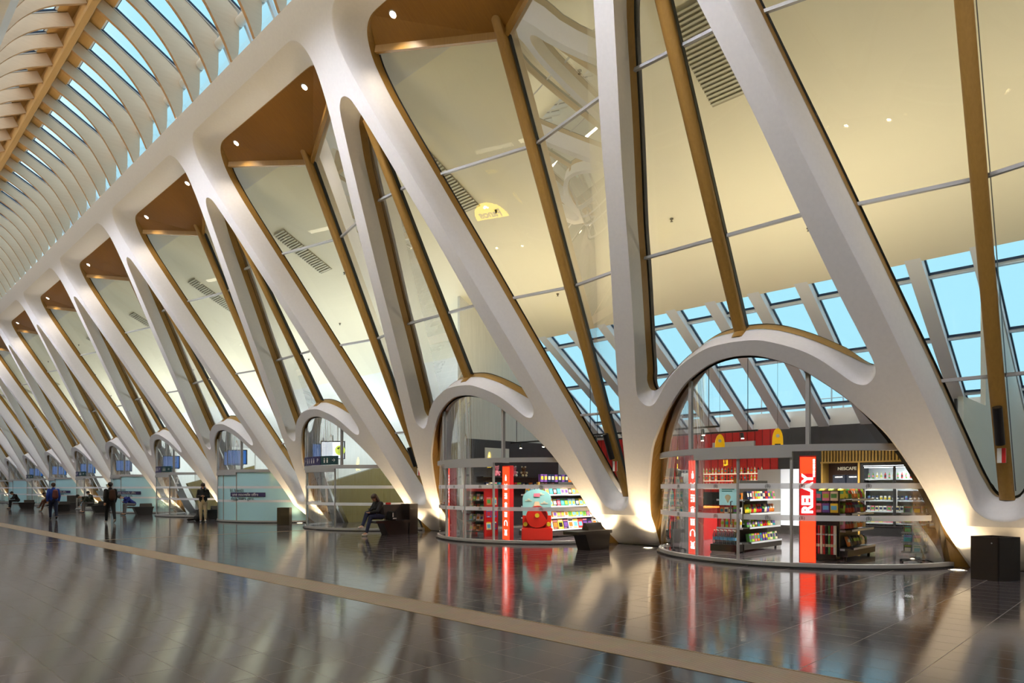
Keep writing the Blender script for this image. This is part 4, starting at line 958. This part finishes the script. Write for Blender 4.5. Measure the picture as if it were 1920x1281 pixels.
bench(13.5, 60.5, 0, 'empty dark bench with a tall back far down the hall', True)
bench(11.0, 62.6, 0, 'far bench at the left edge of the photo')
def bin_(x, y, rz, label):
    t = empty('litter_bin', (x, y, 0), rz); tag(t, label, 'bin')
    b = MB(); a = .24
    for s in (-1, 1): b.box(s*a-.012, s*a+.012, -a, a, .0, .73, DARKW); b.box(-a+.012, a-.012, s*a-.012, s*a+.012, .0, .73, DARKW)
    b.box(-a, a, -a, a, .02, .05, BLACK); b.build('casing', t)
    MB().box(-.22, .22, -.22, .22, .1, .62, BLACK).build('liner', t)
    MB().tube([(-.252, -.14, .63), (-.258, -.14, .63)], .012, 10, GREY).build('lock', t)
bin_(14.06, 2.27, R(-29), 'large black square open-topped bin at the right edge of the photo')
bin_(13.9, 27.15, R(-40), 'smaller black square bin in front of the blue film covered arch')
for n in range(-1, 9):
    yc = YC+n*L+H; z = 2.62; x = foldx(z)-.34
    t = empty('column_speaker', (0, yc, 0)); tag(t, 'slim black column speaker on the oak mullion, %s V from the right edge' % ['first', 'second', 'third', 'fourth', 'fifth', 'sixth', 'seventh', 'eighth', 'ninth', 'tenth'][n+1], 'speaker')
    p, q = V((foldx(2.32)-.34, .0, 2.32)), V((foldx(2.95)-.34, .0, 2.95))
    MB().tube([p, q], .075, 14, BLACK).build('housing', t, smooth=True); MB().tube([(foldx(2.6)-.33, 0, 2.6), (foldx(2.6)-.1, 0, 2.62)], .02, 8, BLACK).build('bracket', t)
    tg = MB().box(foldx(2.12)-.3, foldx(2.12)-.27, -.06, .07, 2.0, 2.26, WHITE).build('label_plate', t); MB().box(foldx(2.12)-.304, foldx(2.12)-.3, -.06, .0, 2.0, 2.26, RED).build('red_mark', tg)
# yellow bakery sign inside the opposite arch (seen reflected in the glass)
t = empty('bakery_sign', (-1.75, 17.9, 2.6)); tag(t, 'yellow half-round Panos sign across the hall, seen mirrored in the tall panes', 'sign')
PY = mat('panos_yellow', (248, 214, 40), .4, emit=(250, 214, 40), estr=28); PW = mat('panos_white', (255, 255, 255), .4, emit=(255, 255, 255), estr=40)
MB().prism([(.85*cos(a), .8*sin(a)) for a in [pi*i/24 for i in range(25)]], 0, -.04, .04, PY).build('board', t)
text('Panos', .5, t, (.05, 0, .24), (R(90), 0, R(90)), mat('panos_brown', (120, 84, 30), .5, emit=(120, 84, 30), estr=.3), name='lettering', bold=.014)
for k in range(5):
    a = R(90+(k-2)*28); MB().tube([(.05, cos(a)*.06, .5+sin(a)*.06), (.05, cos(a)*.18, .5+sin(a)*.18)], [.02, .035] and .03, 8, PW).build('flower_petal', t)
MB().tube([(0, -.5, .6), (0, -.5, 1.4)], .01, 6, GREY).tube([(0, .5, .6), (0, .5, 1.4)], .01, 6, GREY).build('hanger', t)

# ------------------------------------------------------------------ people
def blob(name, caps, m, parent, vox=.012, sm=4):
    """caps: (p, q, r1, r2) tapered capsules fused into one continuous surface"""
    b = MB()
    for p, q, r1, r2 in caps:
        p, q = V(p), V(q); d = q-p; ln = d.length; d = d.normalized() if ln > 1e-5 else V((0, 0, 1))
        pts, rs = [], []
        for i in range(5): a = pi/2*i/4; pts.append(p-d*r1*cos(a)); rs.append(max(r1*sin(a), .0005))
        for i in range(1, 5): a = pi/2*i/4; pts.append(q+d*r2*sin(a)); rs.append(max(r2*cos(a), .0005))
        ref = V((0, 0, 1)) if abs(d.z) < .9 else V((1, 0, 0)); u = d.cross(ref).normalized(); w = d.cross(u); n = 12
        vs = [c+(u*cos(2*pi*j/n)+w*sin(2*pi*j/n))*r for c, r in zip(pts, rs) for j in range(n)]; k = len(pts)
        fs = [(i*n+j, i*n+(j+1) % n, (i+1)*n+(j+1) % n, (i+1)*n+j) for i in range(k-1) for j in range(n)]+[tuple(range(n-1, -1, -1)), tuple((k-1)*n+j for j in range(n))]
        b.add(vs, fs, m)
    o = b.build(name, None, smooth=False)
    md = o.modifiers.new('r', 'REMESH'); md.mode = 'VOXEL'; md.voxel_size = vox; md.use_smooth_shade = True
    m2 = o.modifiers.new('s', 'SMOOTH'); m2.factor = .5; m2.iterations = sm
    dg = bpy.context.evaluated_depsgraph_get(); me = bpy.data.meshes.new_from_object(o.evaluated_get(dg)); old = o.data; o.modifiers.clear(); o.data = me; bpy.data.meshes.remove(old)
    me.materials.clear(); me.materials.append(m); me.polygons.foreach_set('material_index', [0]*len(me.polygons))
    if parent: o.parent = parent
    return o
def lerp(a, b, t): return tuple(a[i]+(b[i]-a[i])*t for i in range(3))
SKIN = mat('skin', (196, 150, 122), .5)
def person(label, loc, rz, J, jacket, trousers, shoes, hair, far=False, longhair=False, hood=None, sc=1.0, coat=0):
    """J: joints; forward is local -Y"""
    t = empty('person', loc, rz); tag(t, label, 'person'); t.scale = (sc,)*3
    vx = .016 if far else .011
    hd, nk, ch, pv = V(J['head']), V(J['neck']), V(J['chest']), V(J['pelvis'])
    f = V(J.get('face', (0, -1, 0))).normalized(); up = (hd-nk).normalized(); sd = f.cross(up).normalized(); f = up.cross(sd) if up.cross(sd).dot(f) > 0 else -up.cross(sd)
    caps = [(hd+up*.02+-f*.012, hd+up*.035+f*.012, .088, .082), (hd-up*.05+f*.03, hd-up*.06+f*.04, .058, .045), (nk, hd-up*.05, .055, .05), (ch, nk, .1, .06), (pv, ch, .13, .13),
            (hd+f*.095-up*.005, hd+f*.11-up*.03, .012, .016)]                                        # nose
    for s in (-1, 1):
        caps.append((hd+sd*.086*s+up*.012, hd+sd*.088*s-up*.018, .016, .012))                        # ears
        sh, el, wr, hp, kn, an, to = (V(J[k+('L' if s < 0 else 'R')]) for k in ('sh', 'el', 'wr', 'hip', 'kn', 'an', 'to'))
        caps += [(ch, sh, .08, .06), (sh, el, .052, .042), (el, wr, .041, .028), (pv, hp, .11, .09), (hp, kn, .085, .056), (kn, an, .055, .036), (an, to, .04, .03)]
        d = (wr-el).normalized(); n_ = V(J.get('palm', (0, -1, 0))); pl = d.cross(n_).normalized(); n_ = pl.cross(d)
        pc = wr+d*.05; caps.append((wr, pc, .026, .03)); caps.append((wr+d*.04-pl*.02, wr+d*.075-pl*.02, .016, .016)); caps.append((wr+d*.04+pl*.02, wr+d*.075+pl*.02, .016, .016))
        for k in range(4):
            o_ = pl*(-.03+.02*k); ln = (.06, .07, .065, .05)[k]; a_ = wr+d*.08+o_; b_ = a_+d*ln*.5+n_*.008; c_ = b_+d*ln*.35+n_*.028
            caps += [(a_, b_, .0095, .009), (b_, c_, .009, .0075)]
        th = wr+d*.03-pl*s*.0+pl*(-.034)*(1 if s < 0 else -1); caps += [(th, th+d*.03+pl*(-.018)*(1 if s < 0 else -1)+n_*.01, .012, .01), (th+d*.03+pl*(-.018)*(1 if s < 0 else -1)+n_*.01, th+d*.055+pl*(-.012)*(1 if s < 0 else -1)+n_*.025, .01, .008)]
    body = blob('body', caps, SKIN, t, .0095 if not far else .012, 2)
    for s in (-1, 1):
        MB().lathe([(.009*sin(pi*i/6)+.0003, -.009*cos(pi*i/6)) for i in range(7)], hd+f*.088+sd*.032*s+up*.018, 8, BLACK).build('eye', body, smooth=True)
    MB().tube([hd+f*.083-sd*.022-up*.052, hd+f*.09-up*.054, hd+f*.083+sd*.022-up*.052], .005, 6, mat('lips', (150, 84, 76), .5)).build('mouth', body, smooth=True)
    hc = [(hd+up*.045-f*.035, hd+up*.05+f*.0, .098, .092), (hd+up*.01-f*.06, hd-up*.03-f*.05, .07, .055), (hd+up*.07+f*.04, hd+up*.065+f*.055, .05, .04)]
    if longhair: hc += [(hd-f*.05, nk-f*.06+up*.0, .085, .07), (hd-f*.02+sd*.07, nk+sd*.07-f*.02, .04, .035), (hd-f*.02-sd*.07, nk-sd*.07-f*.02, .04, .035)]
    blob('hair', hc, hair, t, vx, 3)
    jc = [(pv+sd*.05+V((0, 0, -.0)), ch+sd*.05, .125+coat, .14), (pv-sd*.05, ch-sd*.05, .125+coat, .14), (ch, nk-(nk-ch)*.25, .155, .085), (nk-(nk-ch)*.15, nk-(nk-ch)*.02, .08, .07)]
    lc = [(pv, pv+V((0, 0, .02)), .145, .14)]
    for s in (-1, 1):
        sh, el, wr, hp, kn, an, to = (V(J[k+('L' if s < 0 else 'R')]) for k in ('sh', 'el', 'wr', 'hip', 'kn', 'an', 'to'))
        jc += [(ch, sh, .12, .085), (sh, el, .08, .065), (el, lerp(el, wr, .92), .064, .047)]
        if coat: jc += [(hp, lerp(hp, kn, .45), .13, .12)]
        lc += [(pv, hp, .125, .105), (hp, kn, .105, .076), (kn, lerp(kn, an, .92), .075, .056)]
        d = (to-an); blob('shoe', [(an+V((0, 0, -.03)), an+d*.2+V((0, 0, -.04)), .045, .045), (an+d*.1+V((0, 0, -.045)), to+V((0, 0, -.0)), .042, .034)], shoes, t, vx, 2)
    if hood: blob('hood', [(nk-f*.06+sd*.05, nk-f*.09, .06, .06), (nk-f*.06-sd*.05, nk-f*.09, .06, .06)], hood, t, vx, 2)
    blob('jacket', jc, jacket, t, vx, 5); blob('trousers', lc, trousers, t, vx, 4)
    return t
def stand(walk=0, lean=0, phone=False):
    J = dict(head=(0, -.03-lean*.3, 1.60), neck=(0, .01-lean*.15, 1.47), chest=(0, 0, 1.26), pelvis=(0, 0, .93), palm=(0, -1, 0))
    for s, q in ((-1, 'L'), (1, 'R')):
        w = walk*s
        J['sh'+q] = (s*.17, 0, 1.38); J['el'+q] = (s*.24, .03+.1*w, 1.12); J['wr'+q] = (s*.24, -.05+.2*w, .88)
        if phone: J['el'+q] = (s*.23, -.02, 1.12); J['wr'+q] = (s*.07, -.26, 1.15)
        J['hip'+q] = (s*.09, 0, .90); J['kn'+q] = (s*.1, -.03-.17*w, .50+.02*abs(walk)); J['an'+q] = (s*.1, .03-.28*w, .1+(.07 if walk and w < 0 else 0)); J['to'+q] = (s*.11, -.12-.28*w, .045)
    if phone: J['face'] = (0, -1, -.75); J['palm'] = (0, 0, 1)
    return J
def sit(lean=.2, cross=False, seat=.48, headdown=.5):
    J = dict(pelvis=(0, .0, seat+.155), chest=(0, -.06-lean*.5, seat+.45-lean*.12), neck=(0, -.09-lean*.85, seat+.64-lean*.3), head=(0, -.15-lean*1.15, seat+.76-lean*.42), face=(0, -1, -headdown), palm=(0, 0, 1))
    c = V(J['chest'])
    for s, q in ((-1, 'L'), (1, 'R')):
        J['sh'+q] = (s*.17, c.y-.03*lean, c.z+.1); J['el'+q] = (s*.2, c.y-.16, c.z-.14); J['wr'+q] = (s*.07, -.42-lean*.25, seat+.26)
        J['hip'+q] = (s*.09, -.02, seat+.125); J['kn'+q] = (s*.12, -.47, seat+.11); J['an'+q] = (s*.12, -.5, .1); J['to'+q] = (s*.13, -.64, .045)
    if cross: J['knL'] = (-.04, -.5, seat+.24); J['anL'] = (.03, -.72, seat-.18); J['toL'] = (.03, -.86, seat-.22); J['anR'] = (.1, -.62, .1); J['toR'] = (.1, -.76, .045)
    return J
def cl(n, c): return mat('cloth_'+n, c, .8)
BK = cl('black', (16, 16, 20)); NVY = cl('denim_navy', (28, 36, 66)); BEI = cl('beige_trousers', (206, 184, 146)); BLUE = cl('bright_blue', (34, 70, 170)); DBL = cl('royal_blue', (26, 40, 120)); OLV = cl('olive', (44, 48, 34))
BRN = cl('brown_coat', (84, 50, 36)); GRY = cl('grey_trousers', (110, 104, 104)); JNS = cl('pale_jeans', (120, 150, 176)); WSH = mat('white_shoe', (232, 230, 226), .5); DSH = mat('dark_shoe', (30, 26, 26), .5)
HBR = mat('hair_brown', (52, 32, 22), .6); HBK = mat('hair_black', (20, 16, 14), .6)
woman = person('woman in black jacket and dark jeans sitting on the bench, legs crossed, holding a phone', (13.08, 18.93, 0), R(-90), sit(.08, True, .5, .45), BK, NVY, WSH, HBR, longhair=True)
ph = MB().box(-.035, .035, -.005, .005, -.07, .07, BLACK).build('phone', bevel=.003); ph.location = (12.66, 18.93, .845); ph.rotation_euler = (R(50), 0, R(-90)); tag(ph, 'small dark phone in the hands of the woman on the bench', 'phone')
b = MB(); b.box(-.1, .1, -.16, .16, 0, .3, BK)
hb = empty('handbag', (13.36, 18.7, .485)); tag(hb, 'black bag with white print lying on the seat beside the woman', 'bag'); o = b.build('body', hb, bevel=.03); MB().box(-.06, .08, -.165, -.16, .05, .09, cm('white')).box(-.08, -.04, -.165, -.16, .12, .26, cm('white')).build('print', hb)
rc = MB().box(-.08, .08, -.05, .05, 0, .07, cm('red')).build('red_packet', bevel=.01); rc.location = (13.52, 19.12, 1.0); tag(rc, 'small red packet on top of the tall bench back', 'packet')
person('man in a black hooded jacket and beige trousers standing looking at his phone', (12.56, 32.38, 0), R(-25), stand(0, .35, True), BK, BEI, WSH, HBR, hood=cl('blue_hood', (30, 50, 120)), sc=1.03)
t = empty('backpack', (12.75, 33.3, 0), R(20)); tag(t, 'large black backpack slumped on the floor beside the standing man', 'bag')
blob('bag_body', [((0, 0, .18), (0, 0, .45), .2, .12), ((-.15, 0, .14), (.15, 0, .14), .15, .15)], BK, t, .02, 4); MB().tube([(-.05, -.1, .5), (-.02, -.14, .6), (.05, -.1, .5)], .012, 6, BK).build('grab_handle', t)
tag(blob('shoes_bag', [((12.3, 33.5, .07), (12.6, 33.6, .07), .06, .07)], DSH, None, .02, 2), 'small dark bag on the floor left of the black backpack', 'bag')
wk = person('person in black walking away with a brown bag on the back', (9.18, 34.09, 0), R(180), stand(.8), BK, BK, WSH, HBK, sc=1.05)
o = empty('shoulder_bag', (9.18, 34.09-.3, 0)); tag(o, 'brown backpack carried by the walker in black', 'bag'); blob('pouch', [((0, 0, 1.15), (0, 0, 1.38), .15, .13)], cl('brown_bag', (74, 46, 34)), o, .016, 4)
for s in (-1, 1): MB().tube([(s*.1, .02, 1.46), (s*.12, .2, 1.48), (s*.12, .33, 1.36), (s*.12, .34, 1.2)], .018, 6, BK).build('strap', o)
person('person in a bright blue jacket walking away from the camera', (8.15, 39.54, 0), R(175), stand(.6), BLUE, NVY, DSH, HBR, True, sc=1.05)
o = empty('shoulder_bag', (8.17, 39.54-.3, 0)); tag(o, 'reddish brown backpack on the back of the walker in blue', 'bag'); blob('pouch', [((0, 0, 1.15), (0, 0, 1.38), .14, .12)], cl('rust_bag', (110, 60, 60)), o, .02, 4)
person('person in a royal blue jacket sitting bent over on a bench', (12.86, 43.3, 0), R(-85), sit(.5, False, .5, 1.2), DBL, GRY, DSH, HBK, True)
person('person in an olive jacket sitting hunched over a phone', (12.26, 49.4, 0), R(-85), sit(.55, False, .5, 1.3), OLV, GRY, DSH, HBK, True)
person('person in pale jeans sitting behind the walker in black', (13.24, 53.2, 0), R(-88), sit(.1, True, .5, .2), OLV, JNS, WSH, HBK, True)
person('person in a brown coat sitting on a far bench', (11.04, 53.9, 0), R(-88), sit(.25, True, .5, .4), BRN, BRN, DSH, HBR, True, coat=.03)
person('person in black sitting at the far left edge of the photo', (10.64, 62.6, 0), R(-85), sit(.2, False, .5, .4), BK, BK, DSH, HBK, True)
# ------------------------------------------------------------------ light
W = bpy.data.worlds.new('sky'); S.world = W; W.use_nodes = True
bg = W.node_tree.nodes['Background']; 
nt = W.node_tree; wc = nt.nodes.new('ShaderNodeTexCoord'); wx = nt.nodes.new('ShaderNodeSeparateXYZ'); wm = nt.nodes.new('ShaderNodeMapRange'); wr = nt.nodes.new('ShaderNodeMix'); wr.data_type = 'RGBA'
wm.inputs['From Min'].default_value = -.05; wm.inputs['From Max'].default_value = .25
wr.inputs['A'].default_value = (1.25, 1.12, 1.02, 1); wr.inputs['B'].default_value = (.36, .66, .79, 1)   # warm-white side added to light the ribs neutrally, clear cyan dusk opposite
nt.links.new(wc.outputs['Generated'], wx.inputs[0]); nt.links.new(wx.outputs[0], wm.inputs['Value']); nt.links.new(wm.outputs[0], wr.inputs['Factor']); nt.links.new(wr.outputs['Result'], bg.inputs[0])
def lamp(kind, name, loc, energy, col, target=None, size=.1, spot=60, blend=.6, parent=None):
    l = bpy.data.lights.new(name, kind); l.energy = energy; l.color = col
    if kind == 'SPOT': l.spot_size = R(spot); l.spot_blend = blend; l.shadow_soft_size = size
    if kind == 'POINT': l.shadow_soft_size = size
    if kind == 'AREA': l.shape = 'RECTANGLE'; l.size = size[0]; l.size_y = size[1]
    o = bpy.data.objects.new(name, l); COL.objects.link(o); o.location = loc
    if target is not None: o.rotation_euler = (V(target)-V(loc)).to_track_quat('-Z', 'Y').to_euler()
    if parent: o.parent = parent
    return o
FILLW = 7200
WARM = (1.0, .74, .42); SOFTW = (1.0, .86, .68)
LENS = mat('uplight_lens', (255, 240, 210), .3, emit=(255, 232, 190), estr=6)
up = MB().lathe([(.16, 0), (.16, .006), (.12, .008)], n=16, m=GREY).build('floor_uplight')
le = MB().lathe([(.115, .008), (.1, .012)], n=16, m=LENS).build('lens', up)
first = True
for s in (1, -1):
    for n in range(N0, N1):
        for q in (-.75, .75):
            y = YC+n*L+H+q; x = mir(15.1, s)
            o = up if first else dup(up); first = False
            o.location = (x, y, 0)
            tag(o, 'round recessed floor uplight at the foot of a %s pier, %s side of it' % ('right-hand' if s > 0 else 'left-hand', 'near' if q < 0 else 'far'), 'floor light', 'floor uplights along the %s wall, %s side of each pier' % ('right' if s > 0 else 'left', 'near' if q < 0 else 'far'))
            if s < 0 and not -1 <= n <= 5: continue
            if s > 0: lamp('SPOT', 'uplight_beam', (x, y, .05), 720, WARM, (mir(15.1, s)-2.62*s, y+q*.5, 5), .06, 48, 1.0)
            if s < 0 or n < 7: lamp('SPOT', 'uplight_beam', (x, y, .04), 60 if s > 0 else 250, WARM, (mir(15.05, s)-.28*s*5, y+q*.2, 5), .06, 115, .8)
DL = mat('downlight_lens', (255, 250, 235), .3, emit=(255, 240, 215), estr=25)
dl = MB().lathe([(.11, 0), (.11, -.015), (.085, -.02)], n=16, m=GREY).build('soffit_downlight')
MB().lathe([(.08, -.02), (.06, -.026)], n=16, m=DL).build('lens', dl)
first = True
for s in (1, -1):
    for n in range(N0, N1):
        for q in (-2.0, 2.3):
            y = YC+n*L+H+q; x = mir(9.28, s); z = 12.42
            o = dl if first else dup(dl); first = False
            o.location = (x, y, z+.02); o.rotation_euler = (0, R(30)*s, 0)
            tag(o, 'small bright round downlight in the oak soffit, %s end, %s wall' % ('near' if q < 0 else 'far', 'right' if s > 0 else 'left'), 'downlight', 'soffit downlights %s %s' % ('near' if q < 0 else 'far', 'right' if s > 0 else 'left'))
            if s > 0 and n < 9: lamp('SPOT', 'downlight_beam', (x-.02*s, y, z-.06), 90, SOFTW, (mir(9.0, s), y, 0), .05, 120, .7)
# area lights added in the aisles to wash the sloped ceilings
for n in range(N0, N1+1):
    y = YC+n*L
    lamp('AREA', 'ceiling_wash', (15.6, y, 4.9), 135 if n < 2 else 118, (1, .84, .58) if n < 2 else (1, .97, .84), (15.6, y, 12), (.6, 6))
    if n < 6: lamp('AREA', 'ceiling_wash', (2*HX-15.6, y, 4.9), 160, (1, .86, .6), (2*HX-15.6, y, 12), (.6, 6))
# fill lights added on top of the edge beams, each aimed across the hall
FL = mat('fill_lens', (250, 250, 255), .3, emit=(240, 242, 255), estr=3)
fl = MB().box(-.12, .12, -.2, .2, 0, .16, GREY).build('fill_light'); MB().box(-.125, -.12, -.17, .17, .02, .14, FL).build('lens', fl)
first = True
for s in (1, -1):
    for n in range(N0, N1+1):
        y = YC+n*L; x = mir(8.5, s)
        o = fl if first else dup(fl); first = False
        o.location = (x, y, 13.3); o.scale.x = s
        tag(o, 'added grey fill light on top of the %s edge beam above an arch' % ('right' if s > 0 else 'left'), 'fill_light', 'added fill lights on the %s beam' % ('right' if s > 0 else 'left'))
        lamp('SPOT', 'fill_beam', (x-.2*s, y, 13.45), FILLW, (.90, .91, 1.0), (mir(14.0, -s), y, .8), .25, 82, 1.0)
# ------------------------------------------------------------------ camera
cam = bpy.data.cameras.new('camera'); cam.sensor_width = 36; cam.lens = 24.0; cam.clip_end = 500
co = bpy.data.objects.new('camera', cam); COL.objects.link(co); co.location = (0, 0, CAMH)
th = math.atan((960+344.45)/1280); co.rotation_euler = (R(90), 0, -th)
cam.shift_y = (915.8-640.5)/1920
S.camera = co
S.view_settings.view_transform = 'Standard'; S.view_settings.look = 'None'; S.view_settings.gamma = 1; S.view_settings.exposure = 0.46; S.view_settings.use_curve_mapping = False
S.cycles.use_denoising = True; S.cycles.max_bounces = 6; S.cycles.diffuse_bounces = 2; S.cycles.use_adaptive_sampling = True; S.cycles.adaptive_threshold = .08; S.cycles.adaptive_min_samples = 16; S.cycles.glossy_bounces = 3; S.cycles.transparent_max_bounces = 10; S.cycles.caustics_reflective = False; S.cycles.caustics_refractive = False
S.cycles.sample_clamp_indirect = 4
# spots under the tracks and fridge glow, plus added fill spots with no fixture
for x, y in ((17.4, 9.7), (17.4, 12.6), (19.4, 9.6), (19.4, 12.8), (14.9, 12.5), (17.6, 17.0), (16.2, 6.2), (19.5, 6.0), (22.5, 7.8), (16.2, 13.0)):
    lamp('SPOT', 'track_and_fill_beam', (x, y, 3.0), 520 if y < 12 else 330, (1, .92, .8), (x, y, 0), .06, 150, .9)
lamp('AREA', 'fridge_glow', (24.28, 6.1, 2.2), 40, (.95, .97, 1), (24.5, 6.1, 0), (.1, 2.6))
for n in range(2, 10): lamp('POINT', 'aisle_lamp', (19.5, YC+n*L, 3.6), 420, (.85, .96, 1.0), None, .25)
